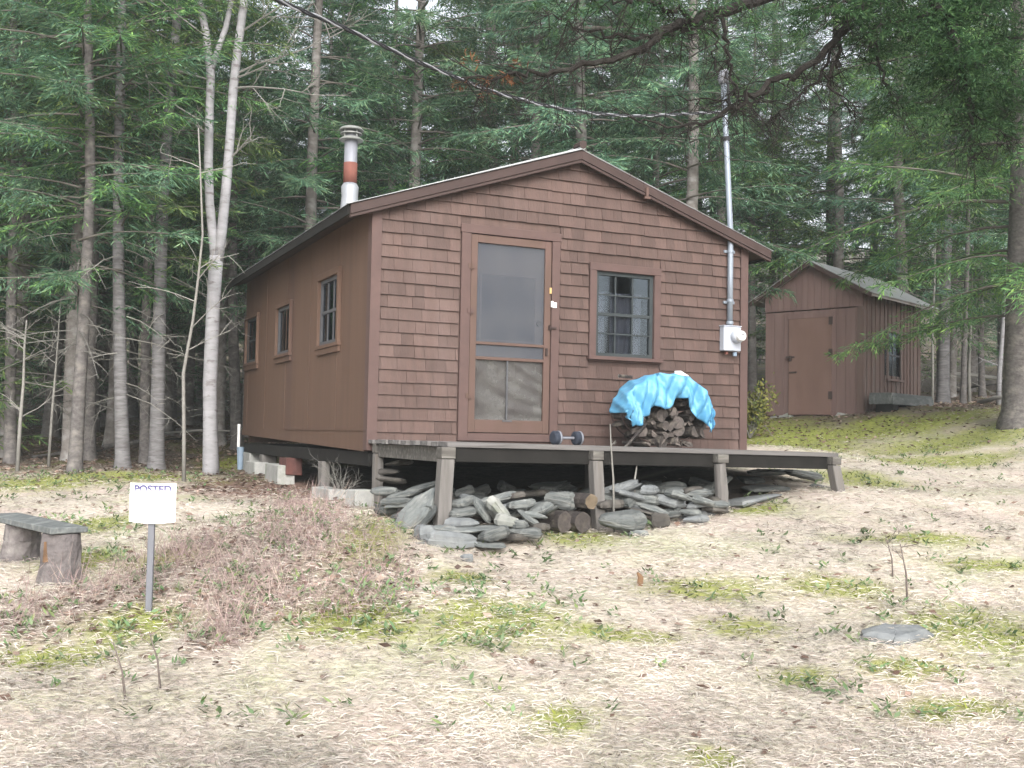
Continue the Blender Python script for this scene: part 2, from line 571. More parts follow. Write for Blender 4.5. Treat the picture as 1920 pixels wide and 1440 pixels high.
def forestness(x, y):
    edge = np.where(x < 2, 15.2, 16.8 + .0 * x)
    edge = np.where(x < -3, 13.8 + .1 * np.abs(x + 3), edge)
    return 1 / (1 + np.exp(-(y - edge) * 1.6))


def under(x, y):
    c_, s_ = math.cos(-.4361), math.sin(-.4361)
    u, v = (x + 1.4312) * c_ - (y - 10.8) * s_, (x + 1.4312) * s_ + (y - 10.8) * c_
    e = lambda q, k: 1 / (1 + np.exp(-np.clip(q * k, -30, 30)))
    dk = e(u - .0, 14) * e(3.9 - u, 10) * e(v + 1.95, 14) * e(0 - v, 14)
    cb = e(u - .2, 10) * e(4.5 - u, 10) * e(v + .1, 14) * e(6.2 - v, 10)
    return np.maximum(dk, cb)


def spaced(lo, hi, a, b, fine, grow):
    xs = list(np.arange(a, b + 1e-6, fine))
    st = fine
    while xs[-1] < hi:
        st = min(st * grow, 12)
        xs.append(xs[-1] + st)
    st = fine
    while xs[0] > lo:
        st = min(st * grow, 12)
        xs.insert(0, xs[0] - st)
    return np.array(xs)


gx, gy = spaced(-170, 170, -7, 8, .09, 1.12), spaced(-60, 260, 3.5, 20, .09, 1.12)
GX, GY = np.meshgrid(gx, gy)
GZ = gz(GX.ravel(), GY.ravel())
V = np.c_[GX.ravel(), GY.ravel(), GZ]
V_ALL = (V[:, 0].min(), V[:, 0].max(), V[:, 1].min(), V[:, 1].max(), V[:, 2].min(), V[:, 2].max())
nx, ny = len(gx), len(gy)
I = np.arange(nx * ny).reshape(ny, nx)
Q = np.stack([I[:-1, :-1], I[:-1, 1:], I[1:, 1:], I[1:, :-1]], -1).reshape(-1, 4)

gm, nt, bs, out = nodes_of('forest_clearing_ground')


def attr(nt, n):
    a = nt.nodes.new('ShaderNodeAttribute')
    a.attribute_name = n
    return a.outputs['Fac']


def mth(nt, op, a, b):
    n = nt.nodes.new('ShaderNodeMath')
    n.operation = op
    for s_, v in ((n.inputs[0], a), (n.inputs[1], b)):
        if hasattr(v, 'is_output'):
            nt.links.new(v, s_)
        else:
            s_.default_value = v
    return n.outputs[0]


c = mixc(nt, ramp(nt, noise(nt, 14, (.35, 1.3, 1), detail=8, rough=.7), .32, .68), (.565, .50, .42), (.68, .63, .55))
c = mixc(nt, ramp(nt, noise(nt, 1.3, detail=4), .42, .62), c, mixc(nt, ramp(nt, noise(nt, 30, (.5, 1, 1)), .35, .65), (.56, .46, .405), (.67, .58, .525)))
c = mixc(nt, ramp(nt, noise(nt, 1.0, off=(9, 2, 0), detail=4), .50, .66), c, mixc(nt, ramp(nt, noise(nt, 26, (.5, 1, 1)), .35, .65), (.46, .455, .31), (.61, .60, .45)))
br = mixc(nt, ramp(nt, noise(nt, 22, detail=7), .35, .65), (.26, .20, .175), (.48, .41, .35))
c = mixc(nt, ramp(nt, mth(nt, 'ADD', attr(nt, 'brush'), mth(nt, 'MULTIPLY', noise(nt, 5), .5)), .5, .85), c, br)
rd = mixc(nt, ramp(nt, noise(nt, 25, detail=7), .35, .65), (.13, .075, .06), (.30, .20, .165))
c = mixc(nt, ramp(nt, mth(nt, 'ADD', attr(nt, 'red'), mth(nt, 'MULTIPLY', noise(nt, 5), .5)), .5, .8), c, rd)
fo = mixc(nt, ramp(nt, noise(nt, 11, detail=8, rough=.7), .35, .66), (.070, .055, .045), (.19, .155, .125))
fo = mixc(nt, ramp(nt, noise(nt, .9, off=(4, 4, 0), detail=4), .50, .62), fo, mixc(nt, ramp(nt, noise(nt, 16), .35, .65), (.07, .075, .025), (.17, .16, .06)))
c = mixc(nt, attr(nt, 'forest'), c, fo)
mo = mixc(nt, ramp(nt, noise(nt, 16, detail=6), .3, .7), (.15, .185, .035), (.35, .385, .085))
c = mixc(nt, mth(nt, 'MULTIPLY', ramp(nt, mth(nt, 'ADD', attr(nt, 'moss'), mth(nt, 'MULTIPLY', noise(nt, 3.5, detail=8, rough=.7), 1.1)), .62, 1.25), .85), c, mo)
soil_shade = mixc(nt, ramp(nt, noise(nt, 12, detail=6), .35, .65), (.035, .028, .024), (.085, .07, .058))  # dark soil under deck and cabin, blackened further to paint in the shade
c = mixc(nt, attr(nt, 'soil_shade'), c, soil_shade)
c = mixc(nt, 1.0, c, (.75, .74, .73), 'MULTIPLY')
nt.links.new(c, bs.inputs['Base Color'])
bs.inputs['Roughness'].default_value = .95
bs.inputs['Specular IOR Level'].default_value = .1
bp = nt.nodes.new('ShaderNodeBump')
bp.inputs['Strength'].default_value = .7
bp.inputs['Distance'].default_value = .03
nt.links.new(noise(nt, 22, (.6, 1, 1), detail=8, rough=.7), bp.inputs['Height'])
nt.links.new(bp.outputs[0], bs.inputs['Normal'])
me = quads(V, Q, [gm])
me.polygons.foreach_set('use_smooth', [True] * len(me.polygons))
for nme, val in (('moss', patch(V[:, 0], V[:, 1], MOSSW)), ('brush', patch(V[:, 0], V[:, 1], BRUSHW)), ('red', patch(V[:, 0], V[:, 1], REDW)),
                 ('forest', forestness(V[:, 0], V[:, 1])), ('soil_shade', under(V[:, 0], V[:, 1]))):
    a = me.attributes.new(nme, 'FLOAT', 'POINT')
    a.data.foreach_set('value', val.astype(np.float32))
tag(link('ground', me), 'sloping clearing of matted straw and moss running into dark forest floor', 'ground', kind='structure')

# ------------------------------------------------------------------ cabin (local axes: x along the front, y away, z from eye level)
YAW = .4361
CX, CY = -1.4312, 10.8
W_, L_ = 4.61, 6.37
ZE, SL = 2.285, .338
ZR = ZE + SL * W_ / 2
OV, OE = .11, .28
cabin = tag(empty('cabin', (CX, CY, EYE), YAW), 'brown shingled cabin on piers with screen door and shallow gable roof', 'cabin')
CM = Matrix.Translation((CX, CY, EYE)) @ Matrix.Rotation(YAW, 4, 'Z')


def C2W(s, t, z):
    return np.array(CM @ Vector((s, t, z)))


def roofz(s):
    return ZE + SL * min(s, W_ - s)


def wall_with_holes(b, u0, u1, z0, z1, holes, f):
    us = sorted({u0, u1, *[h[0] for h in holes], *[h[1] for h in holes]})
    zs = sorted({z0, z1, *[h[2] for h in holes], *[h[3] for h in holes]})
    for i in range(len(us) - 1):
        for k in range(len(zs) - 1):
            um, zm = (us[i] + us[i + 1]) / 2, (zs[k] + zs[k + 1]) / 2
            if not any(h[0] < um < h[1] and h[2] < zm < h[3] for h in holes):
                f(b, us[i], us[i + 1], zs[k], zs[k + 1])


DOOR = (1.065, 2.015, -.02, 2.12)
WIN = (2.575, 3.325, .90, 1.85)
b = MB()
wall_with_holes(b, 0, W_, -.17, ZE, [DOOR, WIN], lambda b, a0, a1, c0, c1: b.box(a0, a1, 0, .09, c0, c1))
b.prism([(0, ZE), (W_, ZE), (W_ / 2, ZR)], 0, .09)
front = b.build('front_wall', M['shingle'], cabin)
# shingle courses (surface pattern of the front wall, one mesh)
b = MB()
zc, course = -.115, 0
casing = (.945, 2.125, -.2, 2.215)
wcas = (2.485, 3.415, .85, 1.935)
while zc < ZR - .03:
    z0, z1 = zc, zc + .145
    s = .085 if zc < ZE - .1 else 0
    s = max(s, (z0 - ZE) / SL)
    smax = W_ - max(.085 if zc < ZE - .1 else 0, (z0 - ZE) / SL)
    s0 = s - random.uniform(0, .12)
    while s0 < smax - .01:
        wd = random.choice([.10, .14, .18, .21, .25, .28]) * random.uniform(.9, 1.1)
        a0, a1 = max(s0, s), min(s0 + wd, smax)
        s0 += wd
        segs = [(a0, a1)]
        for (h0, h1, hz0, hz1) in (casing, wcas):
            if z0 + .01 < hz1 and z1 - .02 > hz0:
                ns = []
                for (p0, p1) in segs:
                    if p1 <= h0 or p0 >= h1:
                        ns.append((p0, p1))
                    else:
                        if p0 < h0:
                            ns.append((p0, h0))
                        if p1 > h1:
                            ns.append((h1, p1))
                segs = ns
        for (p0, p1) in segs:
            if p1 - p0 < .012:
                continue
            q0, q1 = p0 + .0014, p1 - .0014
            zb = z0 + random.uniform(-.0025, .0025)
            t0, t1 = min(z1, roofz(q0) - .004), min(z1, roofz(q1) - .004)
            if min(t0, t1) < zb + .01:
                t0, t1 = max(t0, zb + .004), max(t1, zb + .004)
            th = .025 + random.uniform(-.003, .004)
            b.add([(q0, -th, zb), (q1, -th, zb), (q1, -.004, t1), (q0, -.004, t0), (q0, -.001, zb), (q1, -.001, zb), (q1, -.001, t1), (q0, -.001, t0)],
                  [(0, 1, 2, 3), (4, 5, 1, 0), (1, 5, 6, 2), (4, 0, 3, 7), (3, 2, 6, 7)])
    zc += .127
    course += 1
b.build('shingle_courses', M['shingle'], front)
# corner boards
b = MB()
b.box(-.022, .082, -.034, -.0005, -.17, ZE - .01)
b.box(-.022, -.0005, -.0005, .09, -.17, ZE - .01)
b.build('corner_board', M['trim'], cabin)
b = MB()
b.box(W_ - .082, W_ + .022, -.034, -.0005, -.17, ZE - .01)
b.box(W_ + .0005, W_ + .022, -.0005, .09, -.17, ZE - .01)
b.build('corner_board', M['trim'], cabin)
# side walls
LW = [(1.16, 1.955, 1.0, 1.76), (3.38, 4.14, 1.02, 1.65), (5.42, 6.2, 1.02, 1.68)]
b = MB()
wall_with_holes(b, .0905, L_, .02, ZE, LW, lambda b, a0, a1, c0, c1: b.box(0, .09, a0, a1, c0, c1))
b.add([(-.012, .091, -.185), (-.012, L_, -.06), (-.012, L_, .02), (-.012, .091, .025), (.09, .091, -.185), (.09, L_, -.06), (.09, L_, .02), (.09, .091, .025)],
      [(0, 1, 2, 3), (4, 7, 6, 5), (0, 4, 5, 1), (3, 2, 6, 7), (0, 3, 7, 4), (1, 5, 6, 2)])
for t in (1.22 * k for k in range(1, 6)):
    b.box(-.0035, -.0002, t - .012, t + .012, .03, ZE - .02)
b.box(-.02, -.0125, .1, L_ * .55, .022, .034)
b.build('side_wall', M['ply'], cabin)
b = MB()
b.box(W_ - .09, W_, .0905, L_, -.17, ZE)
b.build('side_wall', M['ply'], cabin)
b = MB()
b.box(.091, W_ - .091, L_ - .09, L_, -.17, ZE)
b.prism([(0, ZE), (W_, ZE), (W_ / 2, ZR)], L_ - .09, L_)
b.build('back_wall', M['ply'], cabin)
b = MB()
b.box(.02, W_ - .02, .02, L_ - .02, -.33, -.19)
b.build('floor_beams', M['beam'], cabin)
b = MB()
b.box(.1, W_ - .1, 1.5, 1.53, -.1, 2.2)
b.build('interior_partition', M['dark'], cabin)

# roof: two slabs, rake boards, sheet metal on top
roof = MB()
TH = .075
for sgn in (0, 1):
    X = (lambda s: s) if sgn == 0 else (lambda s: W_ - s)
    P = [(X(-OE), ZE - SL * OE), (X(W_ / 2), ZR), (X(W_ / 2), ZR + TH), (X(-OE), ZE - SL * OE + TH)]
    roof.prism(P, -OV, L_ + .1)
roof = roof.build('roof', M['soffit'], cabin)
b = MB()
for sgn in (0, 1):
    X = (lambda s: s) if sgn == 0 else (lambda s: W_ - s)
    P = [(X(-OE - .03), ZE - SL * (OE + .03) + TH + .002), (X(W_ / 2), ZR + TH + .002), (X(W_ / 2), ZR + TH + (.018 if sgn == 0 else .009)), (X(-OE - .03), ZE - SL * (OE + .03) + TH + .0065)]
    b.prism(P, -OV - (.05 if sgn == 0 else .03), L_ + .12)
    nrib = 13 if sgn == 0 else 0
    for k in range(nrib):
        t = -OV + .03 + k * (L_ + .2) / (nrib - 1)
        P2 = [(X(-OE - .03), ZE - SL * (OE + .03) + TH + .014), (X(W_ / 2 - .02), ZR + TH + .008), (X(W_ / 2 - .02), ZR + TH + .026), (X(-OE - .028), ZE - SL * (OE + .028) + TH + .012)]
        b.prism(P2, t - .018, t + .018)
b.build('metal_sheet', M['metalroof'], roof)
b = MB()
for sgn in (0, 1):
    X = (lambda s: s) if sgn == 0 else (lambda s: W_ - s)
    for (d0, d1, lo, hi) in ((-OV - .028, -OV - .001, -.028, TH - .003), (-OV - .018, -OV + .02, -.062, -.031)):
        P = [(X(-OE), ZE - SL * OE + lo), (X(W_ / 2), ZR + lo), (X(W_ / 2), ZR + hi), (X(-OE), ZE - SL * OE + hi)]
        b.prism(P, d0, d1)
b.build('rake_board', M['fascia'], roof, bevel=.003)
for sgn in (0, 1):
    b = MB()
    e0, e1 = (-OE - .02, -OE - .001) if sgn == 0 else (W_ + OE + .001, W_ + OE + .02)
    b.box(e0, e1, -OV, L_ + .1, ZE - SL * OE - .03, ZE - SL * OE + TH - .012)
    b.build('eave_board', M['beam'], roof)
b = MB()
b.tube([(W_ / 2, -OV - .05, ZR + TH + .03), (W_ / 2, L_ + .13, ZR + TH + .03)], .035, 8)
b.build('ridge_cap', M['metalroof'], roof)
b = MB()
b.tube([(W_ / 2 + .0, -OV - .055, ZR + TH + .05), (W_ / 2 + .0, -OV + .1, ZR + TH + .055)], .045, 8)
b.build('ridge_knob', M['iron'], roof)
b = MB()
b.box(3.12, 3.15, -OV - .055, -OV - .03, roofz(3.13) - .09, roofz(3.13) + .03)
b.box(3.10, 3.17, -OV - .06, -OV - .03, roofz(3.13) - .10, roofz(3.13) - .075)
b.build('hook', M['doorwood'], roof)

# stove pipe
ST, SS = 2.0, .325
zb = roofz(SS) + TH
pipe = MB().tube([(SS, ST, zb - .1), (SS, ST, 3.56)], .078, 20).build('stovepipe', M['pipeflue'], cabin, smooth=True)
MB().tube([(SS, ST, zb - .05), (SS, ST, zb + .06), (SS, ST, zb + .34), (SS, ST, zb + .46), (SS, ST, zb + .50)], [.22, .12, .098, .105, .082], 20).build('pipe_flashing', M['pipeflash'], pipe, smooth=True)
MB().tube([(SS, ST, zb + .505), (SS, ST, zb + .75)], .0815, 20).build('rust_band', M['rust'], pipe, smooth=True)
b = MB()
b.tube([(SS, ST, 3.49), (SS, ST, 3.50), (SS, ST, 3.53), (SS, ST, 3.535)], [.142, .145, .10, .08], 24)
b.tube([(SS, ST, 3.565), (SS, ST, 3.575)], [.13, .13], 24)
b.tube([(SS, ST, 3.61), (SS, ST, 3.62), (SS, ST, 3.645), (SS, ST, 3.658)], [.143, .147, .12, .05], 24)
for k in range(4):
    a = k * math.pi / 2 + .4
    b.box(SS + .1 * math.cos(a) - .006, SS + .1 * math.cos(a) + .006, ST + .1 * math.sin(a) - .006, ST + .1 * math.sin(a) + .006, 3.5, 3.62)
b.build('pipe_cap', M['cap'], pipe)

# door
b = MB()
b.box(.955, 1.062, -.040, -.0005, -.06, 2.118)
b.box(2.018, 2.115, -.040, -.0005, -.06, 2.118)
b.box(.945, 2.125, -.044, -.0005, 2.1185, 2.21)
b.box(1.062, 2.018, -.03, .05, -.06, .022)
b.build('door_frame', M['trim'], cabin, bevel=.004)
sd_ = MB()
for (x0, x1, z0, z1) in ((1.068, 1.142, .03, 2.112), (1.937, 2.012, .03, 2.112), (1.142, 1.937, 2.03, 2.112), (1.142, 1.937, .03, .165),
                         (1.142, 1.937, .955, .985), (1.142, 1.937, .795, .828)):
    sd_.box(x0, x1, -.026, .004, z0, z1)
sd_ = sd_.build('screen_door', M['doorwood'], cabin, bevel=.003)
MB().box(1.13, 1.95, -.006, -.005, .98, 2.035).box(1.13, 1.95, -.006, -.005, .82, .96).build('insect_screen', M['screen'], sd_)
n = 30
P, F = [], []
for j in range(n + 1):
    for i in range(n + 1):
        u, v = i / n, j / n
        d = .009 * math.sin(9 * u + 5 * v) * math.sin(7 * v + 2) + .007 * math.sin(23 * u * v + 11 * v) + random.uniform(-.002, .002)
        P.append((1.135 + .81 * u, .005 + d, .158 + .645 * v))
for j in range(n):
    for i in range(n):
        k = j * (n + 1) + i
        F.append((k, k + 1, k + n + 2, k + n + 1))
MB().add(P, F).build('plastic_sheet', M['plastic'], sd_, smooth=True)
MB().box(1.502, 1.521, -.022, -.012, .17, .80).box(1.46, 1.57, -.034, -.0265, .148, .163).build('pale_batten', M['sashpale'], sd_)
for z in (1.77, 1.30, .41):
    MB().box(1.03, 1.10, -.047, -.0405, z - .025, z + .025).tube([(1.066, -.05, z - .04), (1.066, -.05, z + .035)], .007, 8).build('hinge', M['doorwood'] if z != 1.3 else M['trim'], sd_)
MB().box(1.99, 2.07, -.062, -.038, 1.165, 1.185).box(1.985, 1.995, -.062, -.03, 1.15, 1.2).build('latch', M['iron'], sd_)
MB().box(1.955, 1.975, -.05, -.027, .87, .95).build('handle', M['iron'], sd_)
idr = MB()
idr.box(1.066, 2.014, .055, .088, .024, 2.116)
for (x0, x1, z0, z1) in ((1.2, 1.42, .2, .85), (1.64, 1.88, .2, .85)):
    idr.box(x0, x1, .048, .0545, z0, z1)
for (x0, x1, z0, z1) in ((1.2, 1.88, 1.71, 1.735), (1.2, 1.88, 1.0, 1.02), (1.2, 1.225, 1.02, 1.71), (1.855, 1.88, 1.02, 1.71)):
    idr.box(x0, x1, .044, .0545, z0, z1)
idr = idr.build('inner_door', M['innerdoor'], cabin)
MB().box(1.226, 1.854, .0495, .0535, 1.021, 1.709).build('panel', M['innerpanel'], idr)
MB().disc((1.90, .055, 1.22), (0, -1, 0), .03, .04, 14).build('knob', M['iron'], idr)
# tags on the casing
tag(MB().box(2.005, 2.03, -.052, -.0415, 1.40, 1.465).box(2.03, 2.072, -.05, -.041, 1.395, 1.452).build('paper_tag', M['white']), 'small white tag pinned to the door casing', 'tag').matrix_world = CM
tag(MB().box(1.988, 2.012, -.043, -.0365, 1.545, 1.61).build('paper_tag', M['yellow']), 'small yellow tag pinned above the white one on the door casing', 'tag').matrix_world = CM


def window(x0, x1, z0, z1, face, cols, rows, sashm, casew, sillout, name_c=True):
    """a window in the front (face 'f') or left wall (face 'l'); u along the wall, d out of the wall"""
    def bx(b, u0, u1, d0, d1, w0, w1):
        if face == 'f':
            b.box(u0, u1, -d1, -d0, w0, w1)
        else:
            b.box(-d1, -d0, u0, u1, w0, w1)
    fr = MB()
    bx(fr, x0 - casew, x0, .0005, .040, z0, z1)
    bx(fr, x1, x1 + casew, .0005, .040, z0, z1)
    bx(fr, x0 - casew - .005, x1 + casew + .005, .0005, .044, z1, z1 + casew)
    fr = fr.build('window', M['trim'] if face == 'f' else M['ply'], cabin, bevel=.003)
    s = MB()
    bx(s, x0 - casew - .02, x1 + casew + .02, -.01, sillout, z0 - .042, z0 - .0005)
    bx(s, x0 - casew, x1 + casew, .0005, .028, z0 - .11 if face == 'l' else z0 - .06, z0 - .0425)
    s.build('sill', M['trim'] if face == 'f' else M['ply'], fr, bevel=.003)
    s = MB()
    t = .042
    bx(s, x0, x0 + t, -.04, .004, z0, z1)
    bx(s, x1 - t, x1, -.04, .004, z0, z1)
    bx(s, x0 + t, x1 - t, -.04, .004, z0, z0 + t)
    bx(s, x0 + t, x1 - t, -.04, .004, z1 - t, z1)
    zm = (z0 + z1) / 2
    for r in range(1, rows):
        z = z0 + t + (z1 - z0 - 2 * t) * r / rows
        h = .017 if r * 2 == rows else .008
        bx(s, x0 + t, x1 - t, -.034, -.004, z - h, z + h)
    for c_ in range(1, cols):
        u = x0 + t + (x1 - x0 - 2 * t) * c_ / cols
        bx(s, u - .008, u + .008, -.032, -.006, z0 + t, z1 - t)
    s.build('sash', sashm, fr)
    s = MB()
    bx(s, x0 + .02, x1 - .02, -.022, -.019, z0 + .02, z1 - .02)
    s.build('pane', M['glass'], fr)
    return fr


def curtain(fr, face, u0, u1, z0, z1, d, m, name='curtain', amp=.012):
    n = max(8, int((u1 - u0) / .02))
    P, F = [], []
    for i in range(n + 1):
        u = u0 + (u1 - u0) * i / n
        dd = d + amp * math.sin(i * 1.3) + random.uniform(-.003, .003)
        for z in (z0, z1):
            P.append((u, dd, z) if face == 'f' else (dd, u, z))
    for i in range(n):
        F.append((2 * i, 2 * i + 2, 2 * i + 3, 2 * i + 1))
    MB().add(P, F).build(name, m, fr, smooth=True)


w1 = window(*WIN, 'f', 3, 4, M['sash'], .085, .075)
curtain(w1, 'f', 2.58, 2.725, .9, 1.63, .065, M['curtain'])
curtain(w1, 'f', 2.80, 3.21, .9, 1.63, .065, M['curtain'])
w2 = window(*LW[0], 'l', 3, 2, M['sashpale'], .07, .04)
curtain(w2, 'l', 1.2, 1.9, 1.0, 1.76, .075, M['curtain'], amp=.02)
w3 = window(*LW[1], 'l', 1, 1, M['sashpale'], .05, .05)
curtain(w3, 'l', 3.4, 4.12, 1.1, 1.65, .05, M['blind'], name='blind')
w4 = window(*LW[2], 'l', 1, 2, M['sash'], .05, .04)
curtain(w4, 'l', 5.45, 6.17, 1.0, 1.66, .1, M['curtain'])

# ------------------------------------------------------------------ foundation pieces, each its own block
def block(s, t, z0, z1, ls, lt, m, name, label, cat, rz=0, group=None, holes=False):
    b = MB()
    h = (z1 - z0)
    b.box(-ls / 2, ls / 2, -lt / 2, lt / 2, 0, h, jit=.006)
    o = b.build(name, m, bevel=.008)
    p = C2W(s, t, z0)
    o.location = p
    o.rotation_euler = (0, 0, YAW + rz)
    tag(o, label, cat, group)
    return o


def gl(s, t):
    p = C2W(s, t, 0)
    return G(p[0], p[1]) - EYE


block(.12, 6.1, gl(.1, 6.1) - .05, -.33, .22, .5, M['block'], 'concrete_pier', 'tall pale concrete pier under the far left corner of the cabin', 'pier')
block(-.02, 5.15, gl(0, 5.1) - .03, gl(0, 5.1) + .17, .2, .55, M['block'], 'concrete_block', 'pale concrete block lying farthest back along the cabin side', 'block', .05)
block(.1, 5.0, gl(.1, 5.0) + .14, -.335, .2, .2, M['post'], 'stacked_shims', 'grey stacked wooden shims on the farthest block under the cabin', 'shims')
block(-.06, 3.55, gl(0, 3.6) - .03, gl(0, 3.6) + .22, .22, .85, M['block'], 'concrete_block', 'long whitish concrete block beside the red brick pier', 'block', -.03)
block(.02, 3.3, gl(0, 3.3) + .10, -.335, .2, .42, M['brick'], 'brick_pier', 'dark red brick pier under the cabin side', 'pier')
block(.03, 1.72, gl(0, 1.7) - .05, -.335, .1, .16, M['post'], 'wooden_pier', 'squared grey timber pier under the cabin side wall', 'pier')
block(-.12, .95, gl(-.1, .9) - .04, gl(-.1, .9) + .12, .2, .55, M['block'], 'concrete_block', 'low mossy concrete block half sunk before the twiggy bush', 'block', .08)
block(-.1, -.1, gl(-.1, -.1) - .04, gl(-.1, -.1) + .17, .2, .22, M['block'], 'concrete_block', 'upright concrete block at the near corner below the deck end', 'block', .2)
dp = tag(empty('downspout', C2W(-.06, L_ - .02, 0), YAW), 'thin white downspout in a blue sleeve at the far cabin corner', 'downspout')
MB().tube([(0, 0, -.3), (0, 0, .1)], .022, 10).build('pipe', M['white'], dp)
MB().tube([(.03, -.02, gl(0, L_) - .02), (.03, -.02, -.25)], [.04, .055], 10).build('sleeve', M['bluebit'], dp)

# ------------------------------------------------------------------ deck
deck = tag(empty('deck', (CX, CY, EYE), YAW), 'low weathered plank deck on stilts before the cabin door', 'deck')
DW, DD = 4.08, 2.19


def dz(s):
    return -.062 - .0108 * s


b = MB()
nb = 15
for k in range(nb):
    t0 = -.035 - (k + 1) * (DD - .03) / nb
    t1 = t0 + (DD - .03) / nb - .008
    e0, e1 = random.uniform(-.035, .02), DW + random.uniform(-.02, .03)
    zj = random.uniform(-.004, .004)
    P = []
    for s in (e0, e1):
        z = dz(s) + zj
        P += [(s, t0, z - .036), (s, t1, z - .036), (s, t1, z), (s, t0, z)]
    b.add(P, [(0, 1, 2, 3), (4, 7, 6, 5), (0, 3, 7, 4), (1, 5, 6, 2), (3, 2, 6, 7), (0, 4, 5, 1)])
b.build('deck_boards', M['deck'], deck)


def rimboard(s0, t0, s1, t1, h, th, name, m):
    d = Vector((s1 - s0, t1 - t0, 0))
    L = d.length
    a = math.atan2(d.y, d.x)
    P = []
    for (x, s) in ((0, s0), (L, s1)):
        for (y, zz) in ((0, -h), (th, -h), (th, 0), (0, 0)):
            P.append((x, y, dz(s) - .039 + zz))
    mt = Matrix.Translation((s0, t0, 0)) @ Matrix.Rotation(a, 4, 'Z')
    P = [tuple(mt @ Vector(p)) for p in P]
    return MB().add(P, [(0, 1, 2, 3), (4, 7, 6, 5), (0, 3, 7, 4), (1, 5, 6, 2), (3, 2, 6, 7), (0, 4, 5, 1)]).build(name, m, deck, bevel=.003)


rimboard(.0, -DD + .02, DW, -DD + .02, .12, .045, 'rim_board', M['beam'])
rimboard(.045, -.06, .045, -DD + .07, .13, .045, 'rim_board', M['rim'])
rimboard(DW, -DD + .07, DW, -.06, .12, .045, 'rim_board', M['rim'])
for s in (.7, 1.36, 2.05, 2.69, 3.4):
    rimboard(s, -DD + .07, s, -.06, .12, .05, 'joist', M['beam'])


def post(s, t, zt, wd, lean_s=0., lean_t=0., log=False):
    p = C2W(s, t, 0)
    zb = G(p[0], p[1]) - EYE - .08
    b = MB()
    if log:
        b.tube([(s + lean_s, t + lean_t, zb), (s + lean_s * .5 + .012, t, (zb + zt) / 2), (s, t, zt)], [wd * .55, wd * .58, wd * .52], 10, wob=.08)
    else:
        P = []
        for (z, ds, dt) in ((zb, lean_s, lean_t), (zt, 0, 0)):
            P += [(s + ds - wd / 2, t + dt - wd / 2, z), (s + ds + wd / 2, t + dt - wd / 2, z), (s + ds + wd / 2, t + dt + wd / 2, z), (s + ds - wd / 2, t + dt + wd / 2, z)]
        b.add(P, [(0, 3, 2, 1), (4, 5, 6, 7), (0, 1, 5, 4), (1, 2, 6, 5), (2, 3, 7, 6), (3, 0, 4, 7)])
    o = b.build('post', M['post'], deck, bevel=0 if log else .006)
    q = MB()
    q.box(s - wd / 2 - .004, s + wd / 2 + .004, t - wd / 2 - .006, t + wd / 2, zt + .006, dz(s) - .04)
    q.build('post_block', M['rim'], o, bevel=.004)


post(-.015, -DD + .02, -.20, .115, -.03)
post(1.37, -DD - .005, -.20, .10, .04, -.02)
post(2.68, -DD - .005, -.215, .11, .03, 0, log=True)
post(4.02, -DD - .005, -.225, .10, .06, -.03)
post(.06, -.16, -.20, .09)
post(4.02, -.2, -.225, .09)
post(2.05, -.9, -.20, .09)

# ------------------------------------------------------------------ electric service on the front wall
meter = tag(empty('electric_meter', C2W(4.36, 0, 1.03), YAW), 'grey electric meter box with round glass dial on the cabin front', 'electric meter')
MB().box(-.125, .12, -.11, -.02, .01, .295).build('box', M['meterbox'], meter, bevel=.008)
MB().box(-.132, .127, -.114, -.015, .296, .308).build('lid', M['meterbox'], meter, bevel=.004)
MB().tube([(.045, -.111, .18), (.045, -.155, .18), (.045, -.175, .18)], [.080, .080, .07], 24).build('dial_ring', M['meterbox'], meter, smooth=False)
MB().tube([(.045, -.176, .18), (.045, -.225, .18), (.045, -.24, .18)], [.062, .060, .046], 24).build('dial', M['white'], meter)
MB().box(.025, .065, -.243, -.241, .19, .205).box(.02, .07, -.243, -.241, .155, .162).build('dial_marks', M['pipeflue'], meter)
MB().tube([(.06, -.07, -.045), (.06, -.07, .0)], .024, 12).build('fitting', M['bluebit'], meter)
MB().tube([(-.06, -.07, -.03), (-.06, -.07, .0)], .02, 12).build('fitting', M['rust'], meter)
mast = tag(empty('service_mast', C2W(4.36, 0, 1.33), YAW), 'tall galvanised service mast rising from the meter through the eave', 'service mast')
mp = lambda z: (-.005 - .068 * max(z - 2.4, 0), -.055, z - 1.33)
MB().tube([mp(1.34), mp(1.9), mp(2.4), mp(3.0), mp(3.6), mp(4.2)], .034, 14).build('pipe', M['galv'], mast, smooth=True)
b = MB()
for z in (1.36, 1.62, 2.2):
    b.tube([mp(z), mp(z + .03)], .042, 14)
for z in (1.6, 2.2):
    b.box(mp(z)[0] - .075, mp(z)[0] + .075, -.04, -.019, z - 1.33, z - 1.30)
b.build('strap', M['galv'], mast)
x0 = mp(3.55)
MB().tube([mp(3.52), mp(3.57)], .043, 12).box(x0[0] - .06, x0[0] + .045, -.075, -.035, 3.535 - 1.33, 3.56 - 1.33).build('clamp', M['blackplastic'], mast)
tp = mp(4.2)
b = MB()
b.tube([tp, (tp[0] - .01, tp[1], tp[2] + .05), (tp[0] - .02, tp[1] - .03, tp[2] + .11), (tp[0] - .03, tp[1] - .09, tp[2] + .12)], [.05, .065, .062, .03], 12)
b.build('weatherhead', M['pipeflue'], mast, smooth=True)
b = MB()
b.tube([(tp[0] - .03, tp[1] - .09, tp[2] + .10), (tp[0] - .05, tp[1] - .14, tp[2] + .02), (tp[0] - .02, tp[1] - .13, tp[2] - .18), (tp[0] + .03, tp[1] - .10, tp[2] - .32), (tp[0] + .0, tp[1] - .06, tp[2] - .20)], .016, 8)
b.build('cable_loop', M['blackplastic'], mast, smooth=True)

